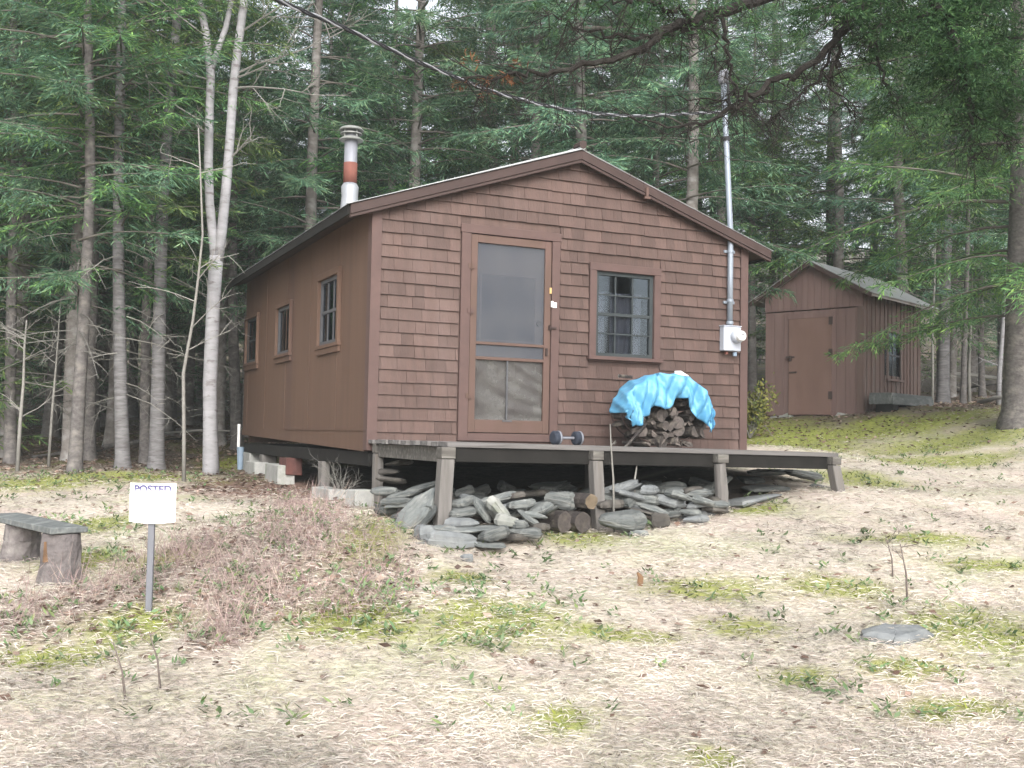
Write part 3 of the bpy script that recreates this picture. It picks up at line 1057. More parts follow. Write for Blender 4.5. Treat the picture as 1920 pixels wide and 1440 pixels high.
# overhead wire: a sagging line from the mast away over the clearing
att = C2W(4.36 + mp(3.86)[0], -.09, 3.86)
ctrl = [att, A(1260, 215, 11.4), A(1170, 217, 10.8), A(1060, 205, 10.1), A(960, 182, 9.5), A(880, 155, 9.0), A(760, 105, 8.3), A(640, 50, 7.6), A(520, 0, 7.0), A(390, -70, 6.3), A(150, -230, 5.2)]
ctrl = np.array(ctrl)
tt = np.linspace(0, len(ctrl) - 1, 260)
def catm(C, t):
    i = np.clip(t.astype(int), 0, len(C) - 2)
    u = (t - i)[:, None]
    p0, p1, p2, p3 = C[np.maximum(i - 1, 0)], C[i], C[i + 1], C[np.minimum(i + 2, len(C) - 1)]
    return .5 * (2 * p1 + (p2 - p0) * u + (2 * p0 - 5 * p1 + 4 * p2 - p3) * u ** 2 + (3 * p1 - p0 - 3 * p2 + p3) * u ** 3)
path = catm(ctrl, tt)
wire = tag(empty('power_line', tuple(att)), 'twisted black and grey power line sagging down to the service mast', 'power line')
ln = np.r_[0, np.cumsum(np.linalg.norm(np.diff(path, axis=0), axis=1))]
for ph, m_, rr in ((0, M['blackplastic'], .0092), (2.1, M['blackplastic'], .0092), (4.2, M['wirepale'], .0078)):
    fine = np.linspace(0, ln[-1], 700)
    P = np.c_[[np.interp(fine, ln, path[:, k]) for k in range(3)]].T
    ang = fine * 2 * math.pi / .45 + ph
    P = P + .0095 * np.c_[np.cos(ang) * .7, np.cos(ang) * .7, np.sin(ang)]
    P -= att
    MB().tube(P, rr, 5).build('strand', m_, wire, smooth=True)
MB().tube([np.zeros(3), C2W(4.36 + mp(3.80)[0], -.06, 3.80) - att], .012, 6).build('wedge_clamp', M['wirepale'], wire)

# ------------------------------------------------------------------ firewood, tarp and the bits on the deck
HC, HT = 3.06, -.55


def hoop(a, k=1.0):
    return HC + .53 * k * math.cos(a), dz(3) + .375 + .40 * k * math.sin(a) * (1.0 if math.sin(a) > 0 else .86)


hp = tag(empty('firewood_hoop', C2W(HC, HT, dz(3)), YAW), 'round metal firewood hoop standing on the deck', 'firewood rack')
for dt in (-.12, .10):
    P = [(hoop(k * math.pi / 24, .98)[0] - HC, dt, hoop(k * math.pi / 24, .98)[1] - dz(3)) for k in range(49)]
    MB().tube(P, .009, 8, caps=False).build('ring', M['iron'], hp, smooth=True)
MB().box(-.2, .2, -.17, .17, -.0, .02).build('base_bar', M['iron'], hp)


def log_mesh(r, L, split):
    n = 11
    prof = []
    if split:
        a0 = random.uniform(0, 6)
        span = random.choice([1.7, 2.4, 3.3])
        prof = [(0, 0)] if span < 3 else []
        prof += [(r * math.cos(a0 + span * k / 6) * random.uniform(.9, 1.1), r * math.sin(a0 + span * k / 6) * random.uniform(.9, 1.1)) for k in range(7)]
        cx_, cz_ = sum(p[0] for p in prof) / len(prof), sum(p[1] for p in prof) / len(prof)
        prof = [(p[0] - cx_, p[1] - cz_) for p in prof]
    else:
        prof = [(r * math.cos(2 * math.pi * k / n) * random.uniform(.92, 1.08), r * math.sin(2 * math.pi * k / n) * random.uniform(.92, 1.08)) for k in range(n)]
    return prof


def firewood(s, t, z, r, L, split, yaw, pitch, label, group='logs in the firewood pile', name='firewood_log', m_end=None):
    prof = log_mesh(r, L, split)
    n = len(prof)
    P = [(x, -L / 2 + random.uniform(-.01, .01), y) for x, y in prof] + [(x, L / 2, y) for x, y in prof]
    b = MB()
    b.add(P, [(i, i + n, (i + 1) % n + n, (i + 1) % n) for i in range(n)], 0)
    b.add(P[:n], [tuple(range(n))], 1)
    b.add(P[n:], [tuple(range(n - 1, -1, -1))], 1)
    o = b.build(name, [M['barklog'], m_end or M['cut']])
    o.location = C2W(s, t, z)
    o.rotation_euler = (pitch, random.uniform(0, 6.28), YAW + yaw)
    o.rotation_mode = 'XYZ'
    o.rotation_euler = (Matrix.Rotation(YAW + yaw, 4, 'Z') @ Matrix.Rotation(pitch, 4, 'X') @ Matrix.Rotation(random.uniform(0, 6.28), 4, 'Y')).to_euler()
    tag(o, label, 'log', group)
    return o


rows = 0
z = dz(3) + .055
while z < .56:
    half = .525 * math.sqrt(max(.05, 1 - ((z - dz(3) - .375) / (.41 if z > .31 else .45)) ** 2)) - .05
    s = -half + random.uniform(0, .03)
    while s < half:
        r = random.uniform(.035, .075)
        bottom = z < .05
        firewood(HC + s + r * .7, HT + random.uniform(-.05, .03), z + random.uniform(-.015, .015), r, random.uniform(.30, .37), random.random() < .85,
                 random.uniform(-.45, .45), random.uniform(-.16, .16),
                 'rough grey firewood log in the bottom layer of the hoop' if bottom else 'rough split firewood log stacked under the blue tarp in the hoop')
        s += r * 1.55
    z += .098
firewood(2.60, HT - .30, dz(2.5) + .12, .028, .46, True, -1.1, .55, 'pale split stick leaning against the left foot of the woodpile', None, 'split_stick', M['slatepale'])
firewood(2.66, HT - .26, dz(2.5) + .335, .03, .22, True, -1.2, -.55, 'short pale stick sloping out of the woodpile below the tarp', None, 'split_stick', M['slatepale'])
firewood(2.62, HT - .05, dz(2.6) + .74, .018, .16, False, 1.4, .05, 'thin grey stick poking out above the tarp on its left', None, 'split_stick', M['slatepale'])

# tarp: over the hoop, hanging in front with a ragged hem
nu, nv = 90, 34
P, F = [], []
hang = lambda a: (.47 + .07 * math.sin(3.0 * a + .5) + .035 * math.sin(7.3 * a + 1.7) + .015 * math.sin(15 * a))
for i in range(nu + 1):
    u = i / nu
    a = R(183) + (R(-14) - R(183)) * u
    side = abs(math.cos(a))
    for j in range(nv + 1):
        v = j / nv
        fold = .030 * (1 - 2 * abs(math.sin(4.1 * a + 3.3 * v))) + .022 * (1 - 2 * abs(math.sin(9.7 * a - 5.1 * v + 1))) + .005 * (1 - 2 * abs(math.sin(17 * a + 11 * v)))
        if v < .55:
            t = HT + .10 - (v / .55) * .34
            k = 1.03 + fold * .7 - .02 * math.cos(math.pi * (v / .55))
            s_, z_ = hoop(a, k)
        else:
            q = (v - .55) / .45
            t = HT - .24 - .035 * math.sin(q * 2.5) + fold * 1.3
            h = max(.05, hang(a) * (1 - .45 * side) * (1.0 if .30 > u or u > .58 else .85 if u < .5 else .72)) * q
            s_, z_ = hoop(a, 1.03 + fold * .5)
            # pull down and a little inwards
            cx0, cz0 = HC, dz(3) + .375
            z_ -= h * (1.0 if math.sin(a) > .2 else .45)
            s_ += (cx0 - s_) * h * .35
        z_ = max(z_, dz(3) + .03)
        P.append((s_, t, z_))
for i in range(nu):
    for j in range(nv):
        k = i * (nv + 1) + j
        F.append((k, k + 1, k + nv + 2, k + nv + 1))
tarp = MB().add(P, F).build('tarp', M['tarpfade'], smooth=True)
tarp.matrix_world = CM
sm = tarp.modifiers.new('thickness', 'SOLIDIFY')
sm.thickness = .003
tag(tarp, 'crumpled bright blue tarp draped over the firewood', 'tarp')
o = MB().tube([(3.2, HT - .1, dz(3) + .80), (3.26, HT - .12, dz(3) + .80), (3.36, HT - .12, dz(3) + .772)], [.025, .03, .012], 8).build('rag', M['white'])
o.matrix_world = CM
tag(o, 'small white rag lying on top of the blue tarp', 'rag')

db = tag(empty('dumbbell', C2W(1.90, -.66, dz(1.9)), YAW + .1), 'dark dumbbell with pale edged plates on the deck beside the door', 'dumbbell')
MB().tube([(-.17, 0, .072), (.17, 0, .072)], .014, 10).build('bar', M['pipeflue'], db)
for x in (-.13, .13):
    MB().tube([(x - .045, 0, .072), (x - .035, 0, .072), (x + .035, 0, .072), (x + .045, 0, .072)], [.055, .07, .07, .055], 20).build('weight', mat('dumbbell_dark', (.05, .06, .085), (.03, .036, .05)) if x < 0 else bpy.data.materials['dumbbell_dark'], db)
    MB().tube([(x + .012, 0, .072), (x + .03, 0, .072)], .0735, 20).build('pale_rim', M['pipeflue'], db)

# ------------------------------------------------------------------ stones under the deck
def stone_mesh(w, h, d, rnd, blocky=0.0):
    """irregular slab w wide, h thick, d deep, with broken edges and a split face"""
    n = 11
    rings = []
    angs = sorted(rnd.uniform(0, 2 * math.pi) for _ in range(n))
    rad = [rnd.uniform(.86, 1.10) for _ in range(n)]
    # superellipse outline for angular slabs
    def pt(a, k):
        c, s = math.cos(a), math.sin(a)
        q = (abs(c) ** 2.3 + abs(s) ** 2.3) ** (-1 / 2.3)
        return c * q * w / 2 * k, s * q * d / 2 * k
    V, F = [], []
    levels = [(-.5, .66), (-.30, .93), (-.03, rnd.uniform(.97, 1.05)), (.05, rnd.uniform(.90, 1.0)), (.32, .9), (.5, .66)]
    tx, ty = rnd.uniform(-.12, .12), rnd.uniform(-.12, .12)
    wed = rnd.uniform(-.35, .35)
    for (lz, k) in levels:
        for a, r in zip(angs, rad):
            x, y = pt(a, k * r * rnd.uniform(.97, 1.03))
            z = lz * h * (1 + wed * x / w * 1.6) + (tx * x + ty * y) * lz + rnd.uniform(-.05, .05) * h
            V.append((x, y, z))
    L = len(levels)
    for l in range(L - 1):
        for k in range(n):
            k2 = (k + 1) % n
            F.append((l * n + k, l * n + k2, (l + 1) * n + k2, (l + 1) * n + k))
    V.append((0, 0, -.52 * h))
    V.append((0, 0, .52 * h))
    for k in range(n):
        F.append((len(V) - 2, (k + 1) % n, k))
        F.append((len(V) - 1, (L - 1) * n + k, (L - 1) * n + (k + 1) % n))
    return V, F


srnd = random.Random(11)


def stone(px, py, wpx, hpx, tilt, Y, m, label, name='slate_slab', group='stones heaped under the deck', dep=None, cat='stone'):
    k = Y / FPX
    w, h = wpx * k * 1.2, hpx * k * .88
    d = dep or max(.16, min(.5, w * srnd.uniform(.6, .9)))
    V, F = stone_mesh(w, h, d, srnd)
    o = MB().add(V, F).build(name, M[m], bevel=0)
    p = A(px, py, Y + d * .35)
    o.location = p
    o.rotation_euler = (Matrix.Rotation(srnd.uniform(-.25, .35), 4, 'Z') @ Matrix.Rotation(-R(tilt), 4, 'Y') @ Matrix.Rotation(srnd.uniform(-.10, .12), 4, 'X')).to_euler()
    tag(o, label, cat, group)
    return o


L1 = 'grey slate slab in the stone heap by the first deck post from the left'
L2 = 'grey slate slab in the stone heap between the first two deck posts'
L3 = 'grey stone in the heap right of the second deck post'
L4 = 'thin dark slab lying under the right end of the deck'
ST = [
    (850, 1012, 88, 33, -2, 8.32, 'blueslab', 'largest pale grey slab at the front foot of the stone heap'),
    (925, 1003, 54, 27, 20, 8.36, 'slate', 'oval grey slab tilted up to the right beside the largest front slab'),
    (885, 992, 115, 9, 5, 8.45, 'slate', 'long thin slab bridging the front of the stone heap'),
    (797, 1000, 38, 34, 10, 8.42, 'blueslab', 'rounded grey rock left of the largest front slab'),
    (832, 992, 66, 12, -5, 8.5, 'slate', L2), (772, 968, 112, 25, 50, 8.75, 'slate', 'broad slab leaning steeply left of the first deck post'),
    (792, 978, 92, 15, 50, 8.7, 'slate', 'narrow slab leaning parallel in front of the broad leaning slab'),
    (806, 955, 70, 16, 47, 8.95, 'slate', L1), (872, 942, 62, 21, 12, 8.85, 'slate', L2), (868, 961, 60, 20, 8, 8.75, 'slate', L2),
    (864, 980, 62, 18, 0, 8.62, 'blueslab', L2), (905, 957, 46, 14, -55, 8.8, 'slate', L2),
    (935, 960, 66, 27, -50, 8.7, 'slatepale', 'white pointed rock standing in the middle of the stone heap'),
    (950, 978, 48, 26, -10, 8.6, 'slatepale', 'mossy pale rock below the white pointed rock'),
    (962, 930, 42, 12, 10, 9.1, 'brownrock', 'small brown slab on top of the heap'),
    (982, 945, 62, 18, 7, 8.95, 'slate', L2), (1015, 950, 58, 16, 27, 8.95, 'slate', L2), (1032, 957, 30, 8, 30, 8.9, 'slate', L2),
    (992, 972, 44, 12, -36, 8.8, 'slate', L2), (972, 984, 34, 20, 0, 8.6, 'slate', L2), (1004, 966, 42, 11, -10, 8.85, 'slate', L2),
    (985, 998, 62, 18, -4, 8.55, 'slate', 'flat slab at the right foot of the stone heap'),
    (1052, 938, 58, 34, -8, 9.2, 'slate', 'big rounded rock left of the second deck post'),
    (760, 926, 64, 13, 14, 9.4, 'slate', L1), (792, 914, 76, 13, 17, 9.5, 'slate', L1), (745, 940, 52, 14, 5, 9.2, 'slate', L1), (725, 955, 40, 22, 0, 9.3, 'slate', L1),
    (770, 943, 84, 11, 9, 9.2, 'slate', L1), (722, 920, 46, 16, 4, 9.7, 'slate', L1), (733, 900, 50, 12, -6, 10.1, 'brownrock', L1), (728, 885, 40, 10, 3, 10.3, 'brownrock', L1),
    (748, 868, 44, 10, 9, 10.5, 'brownrock', L1), (825, 935, 46, 14, 0, 9.6, 'brownrock', L2), (905, 935, 50, 12, -6, 9.7, 'slate', L2), (1000, 925, 50, 12, 6, 9.8, 'brownrock', L2),
    (780, 1020, 50, 10, 0, 8.35, 'slate', 'flat slab sunk in the moss left of the largest front slab'),
    (918, 1022, 52, 9, 0, 8.3, 'slate', 'thin flat slab sunk in the straw before the heap'),
    (1008, 988, 40, 16, 0, 8.8, 'brownrock', L2), (880, 1000, 60, 16, 0, 8.6, 'slate', L2), (960, 1008, 50, 14, 6, 8.5, 'brownrock', L2),
    (1158, 917, 74, 22, 16, 9.5, 'blueslab', 'long light slab sloping on top of the heap right of the second post'),
    (1216, 918, 36, 18, 2, 9.5, 'blueslab', 'small rounded pale stone on top of the heap right of the second post'),
    (1165, 976, 80, 37, -4, 9.0, 'slate', 'big square grey rock at the foot of the second deck post'),
    (1142, 946, 50, 18, 4, 9.3, 'brownrock', L3), (1182, 940, 32, 22, 20, 9.4, 'slate', L3), (1214, 937, 46, 19, -4, 9.5, 'slate', L3),
    (1222, 952, 54, 9, -16, 9.4, 'slate', L3), (1214, 962, 72, 9, -14, 9.3, 'brownrock', L3), (1262, 942, 66, 21, -12, 9.5, 'blueslab', 'light grey slab tilted down to the right between the second and third posts'),
    (1282, 922, 74, 14, 13, 9.8, 'brownrock', L3), (1330, 940, 52, 18, 5, 9.9, 'brownrock', L3), (1336, 956, 50, 14, -4, 9.8, 'brownrock', L3),
    (1290, 960, 42, 12, -5, 9.5, 'slate', L3), (1300, 974, 54, 13, 4, 9.35, 'blueslab', 'bluish slab lying in the straw before the third deck post'),
    (1238, 976, 34, 30, 0, 9.2, 'brownrock', L3), (1195, 1000, 40, 14, 0, 9.0, 'slate', L3), (1255, 965, 46, 16, 8, 9.5, 'slate', L3), (1135, 925, 50, 20, 0, 9.8, 'slate', L3),
    (1400, 938, 98, 12, 12, 10.2, 'blueslab', 'long slate slab sloping up to the right under the deck end'),
    (1436, 916, 76, 10, 3, 10.6, 'slate', L4), (1505, 890, 66, 15, -10, 11.2, 'slate', L4), (1450, 885, 84, 11, 2, 11.3, 'slate', L4), (1400, 900, 60, 12, 0, 11.2, 'slate', L4),
    (1540, 915, 44, 10, -12, 10.8, 'slate', L4), (1425, 966, 40, 8, 0, 9.9, 'blueslab', 'small flat bluish stone in the moss right of the third deck post'),
]
for a in ST:
    stone(*a)
for i in range(64):
    px = srnd.uniform(735, 1345)
    lab = L1 if px < 825 else (L2 if px < 1110 else L3)
    Y = 9.5 + srnd.uniform(0, .9) + (px - 735) / 610 * .8
    yb = 965 - (px - 735) / 610 * 15
    stone(px, yb - srnd.uniform(0, 34) - (Y - 9.3) * 8, srnd.uniform(34, 80), srnd.uniform(10, 22), srnd.uniform(-22, 28), Y, 'slate', lab)
for i in range(34):
    px = srnd.uniform(755, 1340)
    lab = L1 if px < 825 else (L2 if px < 1110 else L3)
    if 1005 < px < 1100:
        continue
    q = (px - 755) / 585
    Y = 8.85 + q * .75 + srnd.uniform(-.05, .25)
    stone(px, 985 - q * 22 - srnd.uniform(0, 46), srnd.uniform(40, 84), srnd.uniform(10, 19), srnd.uniform(-16, 22), Y, srnd.choice(['slate', 'slate', 'blueslab']), lab)
p = ghit(1690, 1203)
V, F = stone_mesh(.49, .12, .34, srnd)
o = MB().add(V, F).build('flat_rock', M['blueslab'])
o.location = p + np.array([0, .1, .0])
o.rotation_euler = (.12, .03, .3)
tag(o, 'flat bluish rock embedded in the straw lawn', 'rock')
p = ghit(875, 1052)
V, F = stone_mesh(.11, .06, .08, srnd)
o = MB().add(V, F).build('pebble', M['blueslab'])
o.location = p + np.array([0, 0, .02])
tag(o, 'single pale blue pebble in the straw before the stone heap', 'pebble')
# round log ends stored between the stones
for (px, py, rpx, Y, lab, mm) in ((1095, 940, 15, 9.15, 'round log with a straw coloured end against the second deck post', mat('fresh_cut', (.24, .185, .125), (.13, .10, .07), scale=14)),
                              (1045, 978, 20, 9.05, 'dark round log end low in the heap, left one of the pair', None), (1080, 978, 20, 9.1, 'dark round log end low in the heap, right one of the pair', None)):
    p = A(px, py, Y)
    k = Y / FPX
    l_ = np.array(CM.inverted() @ Vector(p))
    firewood(l_[0], l_[1] + .15, l_[2], rpx * k, .4, False, .25, .0, lab, 'round logs in the stone heap', 'round_log', mm)

# ------------------------------------------------------------------ shed
SN = np.array([6.19, 19.0])
SYAW = -R(43)  # local x = along the front towards the near corner, local y = away along the side
shz = .52
shed = tag(empty('shed', (SN[0], SN[1], EYE + shz), SYAW), 'small brown board shed with plank door at the forest edge', 'shed')
SW, SLn = 1.92, 2.5


def sb(b, x0, x1, y0, y1, z0, z1, mi=0):
    b.box(x0, x1, y0, y1, z0, z1, mi)


b = MB()
x = -SW
SDOOR = (-1.42, -.58)
while x < -.001:
    x1 = min(x + random.uniform(.13, .2), 0)
    b.box(x + .003, x1 - .003, -.02 + random.uniform(-.003, .003), 0, -.04, 1.88)
    x = x1
x = -SW - .01
rz_ = lambda x: 2.18 + .56 * (SW / 2 - abs(x + SW / 2))
while x < .005:
    x1 = min(x + random.uniform(.10, .16), .01)
    xa, xb = x + .003, x1 - .003
    P = [(xa, 1.90), (xb, 1.90), (xb, rz_(xb)), ((xa + xb) / 2, max(rz_(xa), rz_(xb), rz_((xa + xb) / 2))) , (xa, rz_(xa))]
    b.prism(P, -.035, -.002)
    x = x1
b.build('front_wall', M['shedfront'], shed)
sdoor = MB().box(SDOOR[0], SDOOR[1], -.052, -.026, -.03, 1.74)
sdoor = sdoor.build('door', M['sheddoor'], shed, bevel=.003)
MB().box(-1.47, -1.30, -.07, -.0525, 1.02, 1.05).box(-1.40, -1.36, -.075, -.0525, .96, 1.06).build('latch', M['iron'], sdoor)
MB().box(-1.40, -1.25, -.068, -.0525, .74, .765).build('handle', M['iron'], sdoor)
for z in (.25, 1.02, 1.6):
    MB().box(-.62, -.55, -.066, -.0525, z, z + .14).build('hinge', M['iron'], sdoor)
MB().box(-1.44, -.55, -.045, -.0225, 1.745, 1.83).build('door_lintel', M['shedfront'], shed)
b = MB()
y = .0
while y < SLn - .001:
    y1 = min(y + random.uniform(.14, .2), SLn)
    for (z0, z1) in (((-.04, .72), (1.52, 2.17)) if (.95 < (y + y1) / 2 < 1.5) else ((-.04, 2.17),)):
        b.box(-.02, 0, y + .002, y1 - .002, z0, z1)
        if y > .1:
            b.box(.0005, .022, y - .022, y + .022, z0, z1)
    y = y1
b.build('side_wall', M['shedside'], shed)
b = MB()
b.box(-.09, .026, -.045, -.0365, -.04, 1.9).box(.0225, .034, -.045, .06, -.04, 2.17)
b.build('corner_board', M['shedside'], shed)
MB().box(-SW, -SW + .02, .001, SLn, -.04, 2.17).box(-SW, 0, SLn, SLn + .02, -.04, 2.17).prism([(-SW, 2.17), (0, 2.17), (-SW / 2, 2.7)], SLn, SLn + .02).box(-SW, 0, .001, SLn, -.06, -.03).build('rear_walls', M['shedside'], shed)
rf = MB()
for sgn in (-1, 1):
    X = lambda d: -SW / 2 + sgn * d
    zt = rz_(-SW / 2)
    e = SW / 2 + .24
    P = [(X(0), zt + .002), (X(e), zt - .56 * e + .002), (X(e), zt - .56 * e + .06), (X(0), zt + .06)]
    rf.prism(P, -.17, SLn + .25)
rf = rf.build('roof', M['rustroof'], shed)
b = MB()
for sgn in (-1, 1):
    X = lambda d: -SW / 2 + sgn * d
    P = [(X(0), zt - .03), (X(e), zt - .56 * e - .03), (X(e), zt - .56 * e + .055), (X(0), zt + .055)]
    b.prism(P, -.195, -.172)
b.build('rake_board', M['fascia'], rf)
b = MB()
for sgn in (-1, 1):
    X = lambda d: -SW / 2 + sgn * d
    P = [(X(0), zt + .062), (X(e + .03), zt - .56 * (e + .03) + .062), (X(e + .03), zt - .56 * (e + .03) + .075), (X(0), zt + .075)]
    b.prism(P, -.2, SLn + .27)
b.build('metal_sheet', M['metalroof'], rf)
wn = MB().box(.0225, .045, .92, .98, .66, 1.58).box(.0225, .045, 1.52, 1.58, .66, 1.58).box(.0225, .045, .98, 1.52, 1.52, 1.58).box(.0225, .07, .90, 1.6, .62, .66)
wn = wn.build('window', M['shedside'], shed)
MB().box(-.012, -.006, .96, 1.53, .68, 1.54).build('pane', M['glass'], wn)
MB().box(-.03, .012, .98, 1.52, 1.085, 1.115).box(-.03, .005, 1.24, 1.26, .68, 1.53).build('sash', M['sashpale'], wn)
MB().box(-.25, -.24, .9, 1.6, .6, 1.6).build('dark_inside', M['dark'], wn)
for (x, y, sx, sy, lab) in ((-1.55, .05, .7, .25, 'long pale footing stone under the left of the shed door'), (-.35, .05, .5, .25, 'pale footing stone under the right of the shed front')):
    V, F = stone_mesh(sx, .34, sy, srnd)
    o = MB().add(V, F).build('footing_stone', M['slatepale'])
    q = Matrix.Translation((SN[0], SN[1], EYE + shz)) @ Matrix.Rotation(SYAW, 4, 'Z') @ Vector((x, y, -.17))
    o.location = q
    o.rotation_euler = (0, 0, SYAW)
    tag(o, lab, 'stone', 'shed footing stones')
# bench by the shed
SMx = Matrix.Translation((SN[0], SN[1], EYE + shz)) @ Matrix.Rotation(SYAW, 4, 'Z')
bq = SMx @ Vector((.40, .98, 0))
bn = tag(empty('plank_bench', (bq.x, bq.y, EYE + shz - .10), SYAW), 'grey plank bench with heavy apron against the shed side wall', 'bench')
hb = .40
MB().box(-.2, .2, -1.15, .6, hb, hb + .05).build('seat', M['darkplank'], bn, bevel=.004)
MB().box(.185, .225, -1.15, .6, hb - .15, hb - .002).box(-.2, .2, -1.17, -1.1505, hb - .15, hb + .0).build('apron', M['darkplank'], bn, bevel=.004)
for y in (-.9, -.2, .45):
    MB().box(-.16, .17, y - .09, y + .09, -.12, hb - .002, jit=.01).build('leg', M['beam'] if y < .5 else M['brownrock'], bn)

# ------------------------------------------------------------------ bench in the left foreground
g1, g2 = ghit(112, 1092), ghit(38, 1063)
g2 = np.array([g1[0] - .56, g1[1] + .62, 0])
g2[2] = G(g2[0], g2[1])
lb = tag(empty('log_bench', tuple(g1)), 'rough bench of one grey plank on two upright logs', 'bench')
top = .355
d = Vector((g2[0] - g1[0], g2[1] - g1[1], 0)).normalized()
ang = math.atan2(d.y, d.x)
mt = Matrix.Rotation(ang, 4, 'Z')
MB().box(-.14, 1.35, -.135, .135, top - .0, top + .05, m=mt, jit=.006).build('seat', M['grayplank'], lb, bevel=.006)
for i, q in enumerate((np.zeros(3), g2 - g1)):
    b = MB()
    zb = G(g1[0] + q[0], g1[1] + q[1]) - g1[2] - .06
    r0 = .142 if i == 0 else .14
    zs = [zb, zb + .08, zb + .2, top - .12, top - .003]
    b.tube([(q[0] + d.x * .0, q[1] + d.y * .0, z_) for z_ in zs], [r0 * 1.12, r0 * 1.05, r0, r0 * .97, r0 * .92], 16, wob=.07)
    lg = b.build('leg', M['stump'], lb)
    if i == 0:
        MB().tube([(q[0] - .05, q[1] - r0 * .86, .16), (q[0] - .06, q[1] - r0 * .88, .30)], [.03, .01], 7, wob=.2).build('rot_patch', M['rot'], lg)

# ------------------------------------------------------------------ sign
gs = ghit(280, 1148)
YS = gs[1]
k = YS / FPX
sg = tag(empty('posted_sign', tuple(gs), R(3)), 'white notice sign reading POSTED on a thin grey post', 'sign')
wS, hS = 85 * k, 72 * k
z0 = A(280, 978, YS)[2] - gs[2]
MB().box(-.026, .014, -.008, .02, -.15, z0 + hS * .9).build('post', M['signpost'], sg, bevel=.003)
n = 12
P, F = [], []
for i in range(n + 1):
    u = -wS / 2 + wS * i / n
    bow = -.012 - .012 * math.cos(math.pi * (i / n - .5)) ** 2
    drop = -.012 * math.sin(math.pi * i / n)
    for (yy, zz) in ((bow, z0 + drop), (bow, z0 + hS + drop * .2), (bow + .004, z0 + hS + drop * .2), (bow + .004, z0 + drop)):
        P.append((u, yy, zz))
for i in range(n):
    for k_ in range(4):
        k2 = (k_ + 1) % 4
        F.append((i * 4 + k_, (i + 1) * 4 + k_, (i + 1) * 4 + k2, i * 4 + k2))
F += [(0, 1, 2, 3), (n * 4 + 3, n * 4 + 2, n * 4 + 1, n * 4)]
pan = MB().add(P, F).build('panel', M['signwhite'], sg)
fc = bpy.data.curves.new('posted_text', 'FONT')
fc.body = 'POSTED'
fc.align_x = 'CENTER'
fc.size = 1.0
fc.offset = .035
fo_ = bpy.data.objects.new('posted_text', fc)
COL.objects.link(fo_)
bpy.context.view_layer.update()
tm = bpy.data.meshes.new_from_object(fo_.evaluated_get(bpy.context.evaluated_depsgraph_get()))
bpy.data.objects.remove(fo_)
co = np.zeros(len(tm.vertices) * 3)
tm.vertices.foreach_get('co', co)
co = co.reshape(-1, 3)
sx = wS * .80 / (co[:, 0].max() - co[:, 0].min())
szz = hS * .20 / (co[:, 1].max() - co[:, 1].min())
nv_ = np.c_[co[:, 0] * sx, -.0275 - .0015 + .012 * np.sin(math.pi * np.abs(co[:, 0] * sx) / wS) ** 2, z0 + hS * .76 + co[:, 1] * szz]
tm.vertices.foreach_set('co', nv_.ravel())
tm.update()
tm.materials.clear()
mt_, nt, bs, out = nodes_of('faded_blue_ink')
tc = nt.nodes.new('ShaderNodeTexCoord')
sx_ = nt.nodes.new('ShaderNodeSeparateXYZ')
nt.links.new(tc.outputs['Object'], sx_.inputs[0])
nt.links.new(mixc(nt, ramp(nt, sx_.outputs[2], z0 + hS * .70, z0 + hS * .86), (.55, .56, .62), (.07, .06, .16)), bs.inputs['Base Color'])
tm.materials.append(mt_)
link('lettering', tm, pan)
b = MB()
for (x0, x1, zz) in ((-.36, -.22, .58), (.08, .22, .58), (-.15, .06, .52), (.12, .2, .47), (-.4, -.28, .40), (-.2, .1, .34), (-.25, .25, .14)):
    b.box(x0 * wS, x1 * wS, -.0258 - .0028 * (1 - abs(x0 + x1)), -.0248 - .0028 * (1 - abs(x0 + x1)), z0 + hS * zz, z0 + hS * zz + .0035)
b.build('faded_lines', M['smudge'], pan)

